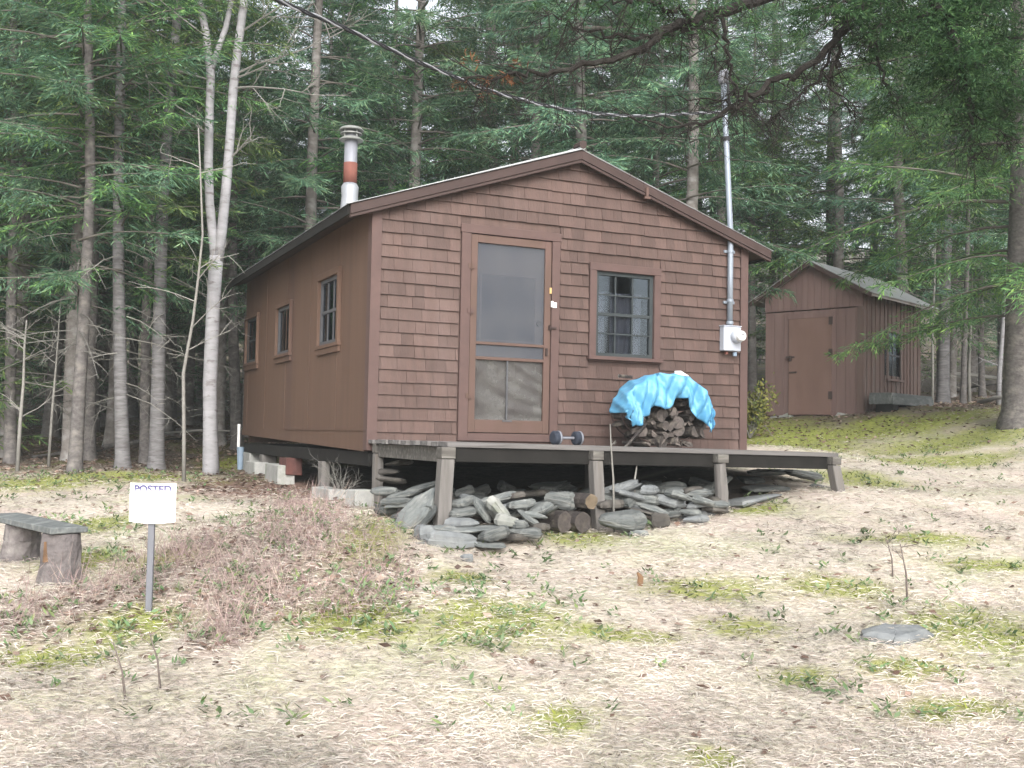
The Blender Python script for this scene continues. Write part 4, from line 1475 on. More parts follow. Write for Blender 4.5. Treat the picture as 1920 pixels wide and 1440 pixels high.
# ------------------------------------------------------------------ trees
def crown_arrays(rng, H, cb, Rm, droop, dens=1., blade=1., lean_tip=.35, whorl=.38, sparse_low=.5, az=None, zlim=None, up0=.1, thin_top=.0):
    """all sprays of one conifer as blade arrays, plus branch wood"""
    O, D, S, l, w = [], [], [], [], []
    wood = MB()
    z = cb
    top = zlim or H
    while z < min(H - .15, top):
        f = (z - cb) / (H - cb)
        nb_ = int(rng.integers(4, 7))
        a0 = rng.uniform(0, 6.28)
        for k in range(nb_):
            if f < .3 and rng.random() < sparse_low * (1 - f / .3):
                continue
            if f > .35 and rng.random() < thin_top:
                continue
            a = a0 + 6.283 * k / nb_ + rng.uniform(-.35, .35) if az is None else rng.uniform(*az)
            Lb = (Rm * (1 - f) ** .75 * (.55 + .45 * min(1, f / .12)) + .25) * rng.uniform(.6, 1.12)
            zz = z + rng.uniform(-.18, .18)
            h = np.array([math.cos(a), math.sin(a), 0])
            up = up0 + .35 * f + rng.uniform(-.12, .12)
            dr = droop * rng.uniform(.6, 1.4)

            def pos(r):
                q = r / Lb
                return h[None] * r[:, None] + np.array([0, 0, 1])[None] * (zz + up * r - dr * r * q * 1.1 + lean_tip * dr * Lb * q ** 4)[:, None]
            r = np.linspace(0, Lb, 7)
            pp = pos(r)
            wood.tube(pp, list(np.linspace(.007 + .006 * Lb, .003, 7)), 4, caps=False)
            step = .068 / dens
            rk = np.arange(.18 + .12 * Lb, Lb, step)
            if len(rk) < 2:
                rk = np.array([Lb * .4, Lb * .8])
            rk = rk + rng.uniform(-.03, .03, len(rk))
            p0 = pos(rk)
            T = nrm(pos(rk + .02) - pos(rk - .02))
            B = nrm(np.cross(T, np.array([0, 0, 1.])))
            U = np.cross(B, T)
            for sgn in (-1, 1):
                q = rk / Lb
                lt = (.14 + .40 * Lb * .55 * np.clip(1.15 - q, .12, 1)) * rng.uniform(.6, 1.2, len(rk))
                lt = np.minimum(lt, .62)
                td = nrm(T * .62 + sgn * B * .8 + U * rng.uniform(-.85, .25, (len(rk), 1)) + rng.normal(0, .12, (len(rk), 3)))
                nbld = 9
                for j in range(nbld):
                    u = (j + .3) / nbld
                    base = p0 + td * (lt * u)[:, None]
                    sd2 = (1 if j % 2 else -1) * rng.uniform(.7, 1.2)
                    ax = np.cross(td, U)
                    dd = nrm(td + sd2 * ax * (.75 if j < nbld - 1 else .1) + rng.normal(0, .22, td.shape))
                    O.append(base)
                    D.append(dd)
                    S.append(nrm(np.cross(dd, U + rng.normal(0, .45, td.shape))))
                    l.append(np.full(len(rk), .125) * rng.uniform(.7, 1.3, len(rk)) * blade)
                    w.append(np.full(len(rk), .0175) * rng.uniform(.7, 1.3, len(rk)) * blade)
        z += whorl * rng.uniform(.75, 1.25)
    return np.concatenate(O), np.concatenate(D), np.concatenate(S), np.concatenate(l), np.concatenate(w), wood


def crown_mesh(arr, mats):
    O, D, S, l, w, wood = arr
    V, Q = diamonds(O, D, S, l, w)
    nV = len(V)
    wv = np.array(wood.v)
    wf = np.array([f for f in wood.f if len(f) == 4])
    V = np.r_[V, wv]
    mi = np.r_[np.zeros(len(Q), int), np.ones(len(wf), int)]
    Q = np.r_[Q, wf + nV]
    return quads(V, Q, mats, mi)


def trunk_mb(H, r0, rng, bend=.1, n=10, flare=1.35):
    zs = np.r_[-.25, .0, .15, .4, np.linspace(1, H, 14)]
    ph = rng.uniform(0, 6.28, 2)
    P = [(bend * math.sin(z_ * .35 + ph[0]) * min(1, max(z_, 0) / 4), bend * math.sin(z_ * .28 + ph[1]) * min(1, max(z_, 0) / 4), z_) for z_ in zs]
    rr = [r0 * flare * 1.1, r0 * flare, r0 * 1.12, r0 * 1.03] + [max(.015, r0 * (1 - .92 * (z_ / H) ** 1.05)) for z_ in zs[4:]]
    return MB().tube(P, rr, n, wob=.03)


def dead_mb(rng, z0, z1, r0, nst, Lm=1.3):
    b = MB()
    for k in range(nst):
        z = rng.uniform(z0, z1)
        a = rng.uniform(0, 6.28)
        L = Lm * rng.uniform(.25, 1)
        h = np.array([math.cos(a), math.sin(a), 0])
        dr = rng.uniform(.1, .7)
        P = [h * (r0 * .6 + L * q) + np.array([0, 0, z - dr * L * q ** 1.5]) for q in (0, .35, .7, 1)]
        b.tube(P, [.009, .007, .005, .002], 3, caps=False)
        for _ in range(4):
            q = rng.uniform(.3, 1)
            p = h * (r0 * .6 + L * q) + np.array([0, 0, z - dr * L * q ** 1.5])
            e = p + nrm(rng.normal(0, 1, 3) + h * .7 + np.array([0, 0, -.4])) * rng.uniform(.15, .45) * L
            b.tube([p, (p + e) / 2 + rng.normal(0, .02, 3), e], [.0045, .0035, .0015], 3, caps=False)
    return b


def conifer(name, label, cat, x, y, H, cb, Rm, r0, droop, seed, bark, needle, group=None, lean=(0, 0), dens=1., blade=1., dead=(1.0, None, 15), **kw):
    rng = np.random.default_rng(seed)
    root = tag(empty(name, (x, y, G(x, y))), label, cat, group)
    root.rotation_euler = (-lean[1], lean[0], rng.uniform(0, 6.28) if kw.get('az') is None else 0)
    tr = trunk_mb(H, r0, rng).build('trunk', bark, root, smooth=True)
    cr = crown_mesh(crown_arrays(rng, H, cb, Rm, droop, dens, blade, **kw), [needle, M['branch']])
    c = link('crown', cr, root)
    kids = [tr, c]
    if dead:
        kids.append(dead_mb(rng, dead[0], dead[1] or cb + 1, r0, dead[2]).build('dead_branches', M['twig'], root))
    return root, kids


def base_at(px, py, Y):
    p = A(px, py, Y)
    return p[0], p[1]


def lean_to(px, py, tx, ty, Y):
    """lean (about vertical, sideways) of a stem that runs between two sight lines at one distance"""
    a, b_ = A(px, py, Y), A(tx, ty, Y)
    return math.atan2(b_[0] - a[0], b_[2] - a[2])


def rooted(o, lean):
    o.rotation_mode = 'XYZ'
    rz = o.rotation_euler.z
    o.rotation_euler = (Matrix.Rotation(lean, 4, 'Y') @ Matrix.Rotation(rz, 4, 'Z')).to_euler()


# --- prominent conifers on the left
def named(px, py, Y, tx, ty, dpx, label, seed, bark, needle='needle', H=14, cb=4.2, Rm=2.0, droop=.3, **kw):
    kw.setdefault('thin_top', .35)
    x, y = base_at(px, py, Y)
    root, kids = conifer('spruce_tree', label, 'tree', x, y, H, cb, Rm, dpx * Y / FPX / 2, droop, seed, M[bark], M[needle], **kw)
    rooted(root, lean_to(px, py, tx, ty, Y))
    return root


named(230, 882, 15.0, 229, 380, 26, 'straight grey spruce trunk with dark bands, left of the leaning trunk', 21, 'bark_grey', cb=2.7)
named(293, 868, 15.6, 324, 290, 28, 'grey trunk leaning right between the banded spruce and the pale twin stem tree', 22, 'bark_grey', cb=3.2)
named(140, 892, 14.6, 147, 560, 25, 'rough brown grey spruce trunk leftmost of the big trunks at the clearing edge', 23, 'bark_brown', 'needle_b', cb=2.4, Rm=2.3)
named(168, 858, 17.0, 166, 500, 22, 'dark trunk standing close behind the rough brown spruce', 24, 'bark_brown', cb=3.6)
named(273, 862, 17.2, 276, 400, 21, 'dark mottled trunk half hidden behind the leaning grey trunk', 25, 'bark_brown', cb=3.8)
named(445, 845, 19.5, 440, 300, 22, 'dim trunk just beyond the far corner of the cabin', 26, 'bark_brown', 'needle_b', cb=3.0)
named(20, 868, 16.5, 16, 400, 22, 'dark trunk at the left edge of the view', 27, 'bark_brown', 'needle_b', cb=2.6, Rm=2.3)
# --- right side
x, y = base_at(1912, 792, 16)
root, kids = conifer('spruce_tree', 'big thick spruce trunk at the right edge whose boughs hang over the shed roof', 'tree', x, y, 17, 1.75, 4.0, .24, .42, 31, M['bark_brown'], M['needle'],
                     dens=1.5, sparse_low=.1, dead=(1.2, 4, 14))
named(1768, 770, 22.5, 1775, 500, 23, 'greenish grey trunk rising right behind the shed', 32, 'bark_grey', cb=4.2, Rm=1.8)
named(1806, 775, 22.0, 1806, 560, 11, 'thin dark trunk between the shed and the big right trunk', 33, 'bark_brown', H=11, cb=4.0, Rm=1.2)
named(1842, 752, 27, 1840, 520, 12, 'slim brown trunk far back left of the white birch', 34, 'bark_brown', cb=5, Rm=1.5)

# --- pale twin-stemmed tree by the cabin
def stem_pts(lst, Y):
    return [A(px, py, Y) for px, py in lst]


YB = 15.2
bx_, by_ = base_at(395, 880, YB)
bt = tag(empty('twin_stem_tree', (bx_, by_, G(bx_, by_))), 'pale grey bare tree forking into two tall stems beside the cabin', 'tree')
off = np.array([bx_, by_, G(bx_, by_)])
k = YB / FPX
b = MB()
base = [np.array([bx_, by_, off[2] - .2])] + stem_pts([(395, 870), (394, 800), (394, 720), (397, 640), (400, 570), (406, 480)], YB)
b.tube([p - off for p in base], [17 * k, 15 * k, 13.5 * k, 13 * k, 13 * k, 12.5 * k, 13 * k], 12, wob=.04)
l_ = stem_pts([(404, 492), (399, 440), (393, 380), (391, 300), (393, 200), (395, 140), (386, 60), (374, 0), (365, -120), (350, -300)], YB)
b.tube([p - off for p in l_], [9.5 * k, 9 * k, 8.6 * k, 8.4 * k, 8 * k, 8 * k, 7 * k, 6.4 * k, 5 * k, 3 * k], 10, wob=.04)
l_ = stem_pts([(409, 490), (416, 430), (424, 350), (431, 260), (437, 170), (446, 90), (454, 30), (463, -40), (480, -180), (500, -340)], YB)
b.tube([p - off for p in l_], [10 * k, 9.5 * k, 9 * k, 8.6 * k, 8.6 * k, 8.2 * k, 7.8 * k, 7 * k, 5 * k, 3 * k], 10, wob=.04)
l_ = stem_pts([(395, 135), (408, 95), (424, 50), (434, 0), (440, -100)], YB)
b.tube([p - off for p in l_], [6 * k, 5.6 * k, 5.4 * k, 5 * k, 3 * k], 8)
b.build('trunk', M['bark_pale'], bt, smooth=True)
b = MB()
rng = np.random.default_rng(5)
def twigs(b, p, d, L, r, depth, rng):
    pts = [p]
    for i in range(4):
        d = nrm(d + rng.normal(0, .12, 3))
        pts.append(pts[-1] + d * L / 4)
    b.tube(pts, list(np.linspace(r, r * .4, 5)), 4, caps=False)
    if depth:
        for i in range(3 + depth):
            q = pts[int(rng.integers(1, 5))]
            twigs(b, q, nrm(d + rng.normal(0, .7, 3)), L * rng.uniform(.35, .6), r * .5, depth - 1, rng)
for (px, py, dx, dz_, L) in ((393, 150, -1, .35, 1.6), (388, 70, -1, .5, 1.8), (437, 165, 1, .2, 1.1), (440, 140, .9, .5, 1.5), (452, 60, 1, .6, 1.6), (393, 250, -.8, .3, .9), (428, 300, .6, .6, .7),
                             (431, 150, 1, .15, .9), (375, 0, -.8, .7, 1.8), (434, 0, .4, 1, 1.4), (463, -40, .9, .7, 1.8), (392, 235, -1, .25, 1.0)):
    twigs(b, A(px, py, YB) - off, nrm(np.array([dx, rng.uniform(-.6, .6), dz_])), L, .016, 2, rng)
b.build('branches', M['bark_sap'], bt)


def sapling(name, label, cat, pts, Y, wpx, bark, ntw, seed, tl=.5, group=None, rootpx=None):
    P = [A(px, py, Y) for px, py in pts]
    P[0][2] = G(P[0][0], P[0][1]) - .06
    off = P[0].copy()
    o = tag(empty(name, tuple(off)), label, cat, group)
    k = Y / FPX / 2
    rng = np.random.default_rng(seed)
    ntw = max(min(ntw, 4), int(ntw * .7))
    MB().tube([p - off for p in P], list(np.linspace(wpx * k, wpx * k * .35, len(P))), 7).build('stem', bark, o, smooth=True)
    b = MB()
    for _ in range(ntw):
        i = int(rng.integers(1, len(P) - 1)) if len(P) > 2 else 0
        q = P[i] + (P[i + 1] - P[i]) * rng.random() - off
        twigs(b, q, nrm(np.array([rng.choice([-1, 1]) * .8, rng.uniform(-.5, .5), rng.uniform(.1, .9)])), tl * rng.uniform(.4, 1), max(.0015, wpx * k * .28), 1, rng)
    if ntw:
        b.build('twigs', bark, o)
    return o


sapling('sapling', 'tall thin pale sapling with a kink, standing before the pale twin stem tree', 'sapling', [(345, 908), (345, 820), (344, 700), (351, 660), (362, 600), (372, 520), (380, 440), (376, 330), (372, 240)], 13.4, 8, M['bark_sap'], 10, 1, .9)
sapling('sapling', 'crooked bleached dead sapling nearest the left edge of the view', 'sapling', [(34, 850), (38, 790), (44, 720), (46, 650), (50, 600)], 15, 8, M['bark_sap'], 14, 2, .6)
sapling('sapling', 'crooked dead sapling right of the bleached one at the forest edge', 'sapling', [(92, 842), (98, 770), (105, 690), (110, 620), (114, 560)], 15.5, 6, M['bark_sap'], 12, 3, .6)
sapling('birch_tree', 'white leaning birch beside the big right trunk', 'tree', [(1872, 752), (1874, 700), (1880, 620), (1886, 540), (1893, 440), (1897, 300)], 20, 10, M['bark_pale'], 8, 4, .6)
sapling('sapling', 'thin pale stem close to the right end of the shed', 'sapling', [(1748, 770), (1749, 690), (1748, 620), (1752, 540), (1755, 430)], 21.5, 6, M['bark_sap'], 8, 6, .6)
sapling('sapling', 'slim pale stem between the thin dark trunk and the slim brown trunk', 'sapling', [(1818, 760), (1817, 690), (1820, 620), (1822, 560), (1825, 420)], 25, 7, M['bark_sap'], 6, 7, .6)
DS = mat('sapling_dark', (.14, .11, .10), (.20, .17, .15))
for (px, py, tx, ty, sd, lab) in ((238, 1312, 212, 1205, 11, 'small dark bare seedling in the straw, left of the pair below the sign'), (303, 1292, 280, 1185, 12, 'small dark bare seedling in the straw, right of the pair below the sign'),
                                  (1702, 1130, 1688, 1020, 13, 'lone dark bare seedling above the flat bluish rock'), (1675, 1085, 1662, 1010, 14, 'short thin seedling left of the lone dark seedling')):
    p = ghit(px, py)
    sapling('seedling', lab, 'seedling', [(px, py), ((px + tx) / 2 + 4, (py + ty) / 2), (tx, ty)], p[1], 5 if sd < 14 else 3.5, DS, 7 if sd != 13 else 4, sd, .16)
p = C2W(1.52, -DD - .12, 0)
sapling('stalk', 'bare stalk growing up past the deck edge right of the second post', 'stalk', [(1152, 975), (1150, 900), (1146, 840), (1144, 795)], p[1] - .1, 5, M['bark_sap'], 2, 17, .1)
sapling('stalk', 'short bent stalk growing among the stones under the deck', 'stalk', [(1192, 930), (1190, 900), (1193, 880), (1196, 862)], p[1] + .3, 5, M['bark_sap'], 0, 18, .1)
# dry twig bush under the cabin corner
p = C2W(-.05, .72, 0)
tb = tag(empty('dry_bush', (p[0], p[1], G(p[0], p[1]))), 'pale leafless twiggy bush under the near cabin corner', 'bush')
b = MB()
rng = np.random.default_rng(41)
for _ in range(12):
    twigs(b, np.zeros(3), nrm(np.array([rng.uniform(-.7, .7), rng.uniform(-.7, .4), 1])), rng.uniform(.22, .42), .004, 2, rng)
b.build('twigs', M['bark_sap'], tb)

# --- overhanging near spruce: trunk right of the view, boughs reaching in overhead
nt_x, nt_y = 6.1, 8.6
ns = tag(empty('overhanging_spruce', (nt_x, nt_y, G(nt_x, nt_y))), 'near spruce whose bare twiggy boughs reach in overhead from the upper right', 'tree')
off = np.array([nt_x, nt_y, G(nt_x, nt_y)])
trunk_mb(15, .24, np.random.default_rng(3)).build('trunk', M['bark_brown'], ns, smooth=True)
TR = lambda z: np.array([nt_x, nt_y, z])
wood, grn, ded = MB(), [], []
rng = np.random.default_rng(77)


def bough(pts, r0, r1, leafy, twig_n, dead_tip=False, tw=.32, hang=.5):
    P = np.array([p if len(p) == 3 and not isinstance(p, tuple) else A(*p) for p in pts])
    t = np.linspace(0, len(P) - 1, 6 * len(P))
    P = catm(P, t)
    P = P + rng.normal(0, .014, P.shape)
    wood.tube([p - off for p in P], list(np.linspace(r0 * .92, r1 * .9, len(P))), 7, wob=.12)
    n = len(P)
    for _ in range(int(twig_n * 1.6)):
        i = int(rng.integers(n // 4, n - 1))
        T = nrm(P[i + 1] - P[i])
        d = nrm(T * rng.uniform(-.1, .8) + rng.normal(0, .6, 3) + np.array([0, 0, -hang]))
        twigs(wood, P[i] - off, d, tw * rng.uniform(.4, 1.3), .0038, 2, rng)
    if leafy:
        for i in rng.integers(0, n - 1, int(leafy * .62)):
            fr = rng.random()
            T = nrm(P[i + 1] - P[i])
            d = nrm(T * rng.uniform(.1, .9) + rng.normal(0, .6, 3) * np.array([1, 1, .5]) + np.array([0, 0, -.15]))
            L = rng.uniform(.18, .5)
            spray(P[i], d, L, grn)
    if dead_tip:
        for i in rng.integers(int(n * .82), n - 1, 8):
            spray(P[i], nrm(rng.normal(0, .6, 3) + np.array([-.6, 0, 0])), rng.uniform(.05, .13), ded, nl=22)


def spray(p, d, L, lst, nl=80):
    u = rng.random(nl)
    up = np.array([0, 0, 1.])
    side = nrm(np.cross(d, up))
    base = p + d * (u * L)[:, None]
    # side twiglets in a flat fan, needles along them
    sg_ = rng.choice([-1, 1], nl)
    tl = (.04 + .32 * L * (1 - u)) * rng.random(nl)
    fan = nrm(d * .7 + side * .75 * sg_[:, None] + np.array([0, 0, -.08]))
    O = base + fan * tl[:, None]
    D_ = nrm(fan + rng.normal(0, .55, (nl, 3)))
    S_ = nrm(np.cross(D_, up + rng.normal(0, .5, (nl, 3))))
    lst.append((O, D_, S_, rng.uniform(.03, .06, nl), rng.uniform(.006, .011, nl)))


T0 = TR(4.6)
bough([TR(5.2), (1950, -200, 7.6), (1700, -60, 7.2), (1590, 40, 7.0), (1540, 108, 6.9), (1440, 162, 6.8), (1370, 205, 6.7), (1300, 236, 6.6), (1180, 222, 6.5)], .05, .004, 0, 34)
bough([TR(5.4), (1900, -260, 7.3), (1560, -60, 7.0), (1340, 26, 6.6), (1272, 46, 6.5), (1180, 102, 6.4), (1060, 132, 6.3), (960, 140, 6.2), (862, 142, 6.2)], .055, .004, 0, 34, dead_tip=True)
bough([(1340, 26, 6.6), (1290, 50, 6.55), (1200, 68, 6.4), (1110, 60, 6.35), (1020, 20, 6.3)], .022, .004, 0, 18)
bough([(1300, 36, 6.6), (1240, 10, 6.5), (1150, -5, 6.4), (1080, 0, 6.4)], .02, .005, 40, 12)
bough([(1350, 20, 6.62), (1362, 100, 6.6), (1376, 160, 6.6), (1382, 225, 6.6)], .016, .004, 0, 10, tw=.16)
bough([(1330, 20, 6.62), (1342, 70, 6.6), (1339, 120, 6.6)], .012, .003, 0, 4, tw=.14)
bough([(1440, 162, 6.8), (1420, 190, 6.8), (1350, 188, 6.75), (1230, 180, 6.7)], .012, .003, 0, 12, tw=.2)
bough([(1580, 60, 7.0), (1575, 110, 6.95), (1550, 150, 6.9), (1575, 180, 6.9), (1602, 218, 6.9)], .016, .004, 0, 12, tw=.18)
bough([(1570, 55, 7.0), (1530, 150, 6.95), (1490, 190, 6.9), (1445, 225, 6.9)], .014, .003, 0, 12, tw=.2)
bough([(1640, 60, 7.0), (1650, 120, 7.0), (1672, 180, 7.0), (1700, 215, 7.0)], .014, .004, 40, 10, tw=.2)
bough([TR(5.0), (1950, -200, 7.6), (1760, -30, 7.2), (1782, 50, 7.1), (1803, 120, 7.0), (1816, 170, 7.0)], .045, .026, 150, 10)
bough([(1816, 165, 7.0), (1818, 220, 7.0), (1818, 285, 7.0), (1832, 300, 7.0)], .014, .005, 10, 12, tw=.2)
bough([(1816, 180, 7.0), (1850, 235, 7.0), (1900, 265, 7.0)], .010, .003, 30, 8, tw=.2)
bough([TR(5.1), (2100, -150, 7.8), (1900, -20, 7.4), (1800, 20, 7.2), (1700, 30, 7.0), (1640, 50, 6.8)], .035, .006, 260, 8)
bough([TR(4.9), (2100, -60, 7.9), (1950, 50, 7.5), (1850, 90, 7.2), (1760, 120, 7.0)], .03, .006, 300, 8)
bough([TR(5.6), (2000, -300, 7.2), (1800, -120, 7.0), (1700, -40, 6.9), (1620, 0, 6.8), (1520, 15, 6.7)], .035, .006, 150, 8)
bough([TR(4.5), (2150, 60, 8.0), (1990, 130, 7.6), (1900, 180, 7.4), (1860, 210, 7.3)], .03, .006, 210, 8)
bough([TR(5.9), (1900, -330, 7), (1600, -130, 6.7), (1450, -50, 6.5), (1330, -20, 6.4)], .035, .006, 40, 14)
wood.build('boughs', M['boughbark'], ns)
for lst, mm, nme in ((grn, M['needle_near'], 'foliage'), (ded, M['needle_dead'], 'dead_foliage')):
    a = [np.concatenate([q[i] for q in lst]) for i in range(5)]
    V, Q = diamonds(a[0] - off, a[1], a[2], a[3], a[4])
    link(nme, quads(V, Q, [mm]), ns)

# --- the forest behind: a few individual meshes, copied tree by tree
protos = []
for i in range(8):
    rng = np.random.default_rng(100 + i)
    H = [9, 13.5, 11, 15, 10, 12.5, 9.5, 14][i]
    root, kids = conifer('conifer', 'x', 'tree', 0, -30 - 4 * i, H, [1.6, 2.6, 3.4, 2.0, 4.5, 1.4, 3.0, 2.2][i], 1.75 + .8 * rng.random(), .10 + .06 * rng.random(), .22 + .2 * rng.random(), 100 + i,
                         M['bark_bg'], M['needle'] if i % 2 == 0 else M['needle_b'], dead=(.6, None, 20), blade=1.05, thin_top=.28, whorl=.38, dens=1.12)
    protos.append((root, kids))
young = []
for i in range(4):
    root, kids = conifer('young_fir', 'x', 'tree', 0, -70 - 3 * i, 3.4 + i * .6, .35, 1.0 + .12 * i, .035, .15, 200 + i, M['bark_bg'], M['needle_b'] if i % 2 else M['needle'], dead=None, whorl=.26, sparse_low=.1, dens=.9)
    young.append((root, kids))


def blocked(x, y):
    q = np.array(CM.inverted() @ Vector((x, y, EYE)))
    if -1.1 < q[0] < W_ + .9 and -3 < q[1] < L_ + 1.6:
        return True
    q = np.array(SMx.inverted() @ Vector((x, y, EYE)))
    if -SW - 1.0 < q[0] < 2.2 and -2.5 < q[1] < SLn + .7:
        return True
    return False


def inview(x, y, m=1.12):
    return abs(x) < y * .475 * m + 1.5


def label_for(x, y, what):
    px = 960 + x / y * FPX
    if px < 450:
        return what + ' in the dense woods left of the cabin'
    if px < 1400:
        return what + ' in the dense woods behind the cabin'
    return what + ' in the dense woods around and behind the shed'


pts = []
rp = random.Random(5)
used = set()
tries = 0
NT = 108
while len(pts) < NT and tries < 20000:
    tries += 1
    y = 16.5 + 17 * rp.random()
    x = rp.uniform(-1, 1) * (y * .55 + 2)
    lim = 16.3 if x < -3 else (18.5 if x < 4 else 22.5)
    if y < lim or blocked(x, y) or not inview(x, y):
        continue
    md = 1.6 + .022 * (y - 16)
    if any((x - a) ** 2 + (y - b_) ** 2 < md * md for a, b_ in pts):
        continue
    # keep the named trunks readable
    px = 960 + x / y * FPX
    if y < 20 and (180 < px < 460 or 1730 < px < 1920):
        continue
    pts.append((x, y))
for i, (x, y) in enumerate(pts):
    j = rp.randrange(len(protos))
    root, kids = protos[j]
    sc = rp.uniform(.85, 1.2)
    g = label_for(x, y, 'tall dark conifer')
    if j not in used:
        used.add(j)
        root.location, root.rotation_euler, root.scale = (x, y, G(x, y)), (0, 0, rp.uniform(0, 6.28)), (sc, sc, sc)
        c_ = root
    else:
        c_ = copy_tree(root, kids, (x, y, G(x, y)), rp.uniform(0, 6.28), sc)
    tag(c_, g, 'tree', g.replace('tall dark conifer', 'tall conifers'))
yp = []
used = set()
tries = 0
while len(yp) < 70 and tries < 8000:
    tries += 1
    y = 16 + 26 * rp.random()
    x = rp.uniform(-1, 1) * (y * .52 + 1)
    lim = 16.5 if x < -3 else (19.5 if x < 4 else 23.5)
    px = 960 + x / y * FPX
    if y < lim or blocked(x, y) or not inview(x, y) or (y < 19 and 190 < px < 450) or (y < 26 and px > 1735):
        continue
    if any((x - a) ** 2 + (y - b_) ** 2 < 1.0 for a, b_ in yp + pts):
        continue
    yp.append((x, y))
for i, (x, y) in enumerate(yp):
    j = rp.randrange(len(young))
    root, kids = young[j]
    sc = rp.uniform(.7, 1.35)
    g = label_for(x, y, 'small young fir')
    if j not in used:
        used.add(j)
        root.location, root.rotation_euler, root.scale = (x, y, G(x, y)), (0, 0, rp.uniform(0, 6.28)), (sc, sc, sc)
        c_ = root
    else:
        c_ = copy_tree(root, kids, (x, y, G(x, y)), rp.uniform(0, 6.28), sc)
    tag(c_, g, 'young tree', g.replace('small young fir', 'small young firs'))

# leafy bush in the gap between cabin and shed
p = A(1406, 772, 17.8)
lbz = G(p[0], p[1])
lbush = tag(empty('leafy_bush', (p[0], p[1], lbz)), 'yellow green leafy bush in the gap between the cabin and the shed', 'bush')
rng = np.random.default_rng(61)
b = MB()
tips = []
for _ in range(16):
    d = nrm(np.array([rng.uniform(-.5, .5), rng.uniform(-.5, .5), 1]))
    L = rng.uniform(.3, .95)
    pts_ = [np.zeros(3), d * L * .5 + rng.normal(0, .05, 3), d * L + rng.normal(0, .1, 3)]
    b.tube(pts_, [.012, .008, .003], 4, caps=False)
    tips += [pts_[1] + (pts_[2] - pts_[1]) * q for q in rng.random(14)]
b.build('stems', M['bark_sap'], lbush)
T_ = np.repeat(np.array(tips), 5, 0) + rng.normal(0, .07, (len(tips) * 5, 3))
D = nrm(rng.normal(0, 1, T_.shape) + np.array([0, 0, .2]))
V, Q = diamonds(T_, D, nrm(np.cross(D, rng.normal(0, 1, T_.shape))), rng.uniform(.05, .10, len(T_)), rng.uniform(.025, .045, len(T_)))
link('leaves', quads(V, Q, [blade_mat('bush_leaves', [(.10, .14, .04), (.22, .24, .06), (.34, .32, .09), (.16, .20, .06)], obj=0, trans=.25)]), lbush)

# fallen logs on the forest floor
def fallen(px0, py0, px1, py1, Y0, Y1, wpx, label, m='bark_brown'):
    a, b_ = A(px0, py0, Y0), A(px1, py1, Y1)
    for q in (a, b_):
        q[2] = max(q[2], G(q[0], q[1]) + .02)
    k = (Y0 + Y1) / 2 / FPX / 2
    o = MB().tube([a - a, (b_ - a) * .5 + np.array([0, 0, .03]), b_ - a], [wpx * k, wpx * k * .9, wpx * k * .7], 8, wob=.08).build('fallen_log', M[m], smooth=True)
    o.location = a
    tag(o, label, 'fallen log')


fallen(195, 838, 340, 822, 19, 21, 9, 'mossy fallen log crossing behind the grey trunks')
fallen(310, 812, 440, 808, 20.5, 20, 5, 'thin pale fallen pole reaching the far cabin corner', 'bark_sap')
fallen(330, 806, 425, 812, 22, 21, 6, 'dark fallen pole behind the pale pole', 'bark_brown')
fallen(1835, 757, 1900, 742, 20, 19.3, 9, 'grey fallen log lying against the foot of the big right trunk', 'bark_sap')
fallen(1770, 700, 1890, 712, 28, 29, 9, 'pale fallen log in the brush far behind the shed', 'bark_sap')
fallen(1790, 728, 1880, 716, 27, 28, 12, 'rusty brown fallen log in the brush far behind the shed', 'brownrock')
fallen(60, 862, 190, 845, 17.5, 18.5, 6, 'dark fallen pole at the left forest edge', 'bark_brown')
p = ghit(1200, 1098)
o = MB().tube([(0, 0, -.04), (.0, 0, .06), (-.02, 0, .09)], [.026, .022, .008], 8, wob=.25).build('wood_stub', M['rot'])
o.location = p
tag(o, 'tiny orange brown wood stub sticking out of the lawn', 'stub')

# ------------------------------------------------------------------ ground cover (stuff)
def scatter(n, ymin, ymax, fall, rng):
    """random ground points in the visible wedge, denser near by"""
    y = ymin * (ymax / ymin) ** (rng.random(n) ** fall)
    x = rng.uniform(-1, 1, n) * (y * .50 + .5)
    return x, y


def in_deck(x, y):
    c_, s_ = math.cos(-YAW), math.sin(-YAW)
    u, v = (x - CX) * c_ - (y - CY) * s_, (x - CX) * s_ + (y - CY) * c_
    return (u > .15) & (u < DW - .1) & (v > -DD + .35) & (v < L_), (u > -.02) & (u < W_) & (v > -.1) & (v < L_)


rng = np.random.default_rng(9)
x, y = scatter(230000, 4.4, 18, 1.1, rng)
keep = rng.random(len(x)) > np.maximum(forestness(x, y) * .9, np.maximum(patch(x, y, BRUSHW) * .55, patch(x, y, REDW) * .9))
dk, cb_ = in_deck(x, y)
keep &= ~dk & ~cb_
keep &= rng.random(len(x)) > patch(x, y, MOSSW) * .6
x, y = x[keep], y[keep]
n = len(x)
z = gz(x, y)
a = rng.normal(0, .75, n) + np.where(rng.random(n) < .5, 0, math.pi)
D = np.c_[np.cos(a), np.sin(a), rng.uniform(-.03, .22, n)]
D = nrm(D)
S = nrm(np.cross(D, np.array([0, 0, 1.]) + rng.normal(0, .5, (n, 3))))
l = rng.uniform(.03, .115, n)
V, Q = diamonds(np.c_[x, y, z + .006 + rng.random(n) * .02], D, S, l, rng.uniform(.003, .007, n), bend=-.035 * rng.random(n))
straw = blade_mat('straw', [(.44, .37, .30), (.62, .55, .475), (.69, .635, .555), (.60, .50, .46), (.71, .675, .60), (.55, .55, .40), (.65, .56, .515), (.75, .715, .645)], obj=0, trans=.1)
tag(link('dry_grass', quads(V, Q, [straw])), 'matted pale dry grass covering the clearing', 'grass', kind='stuff')

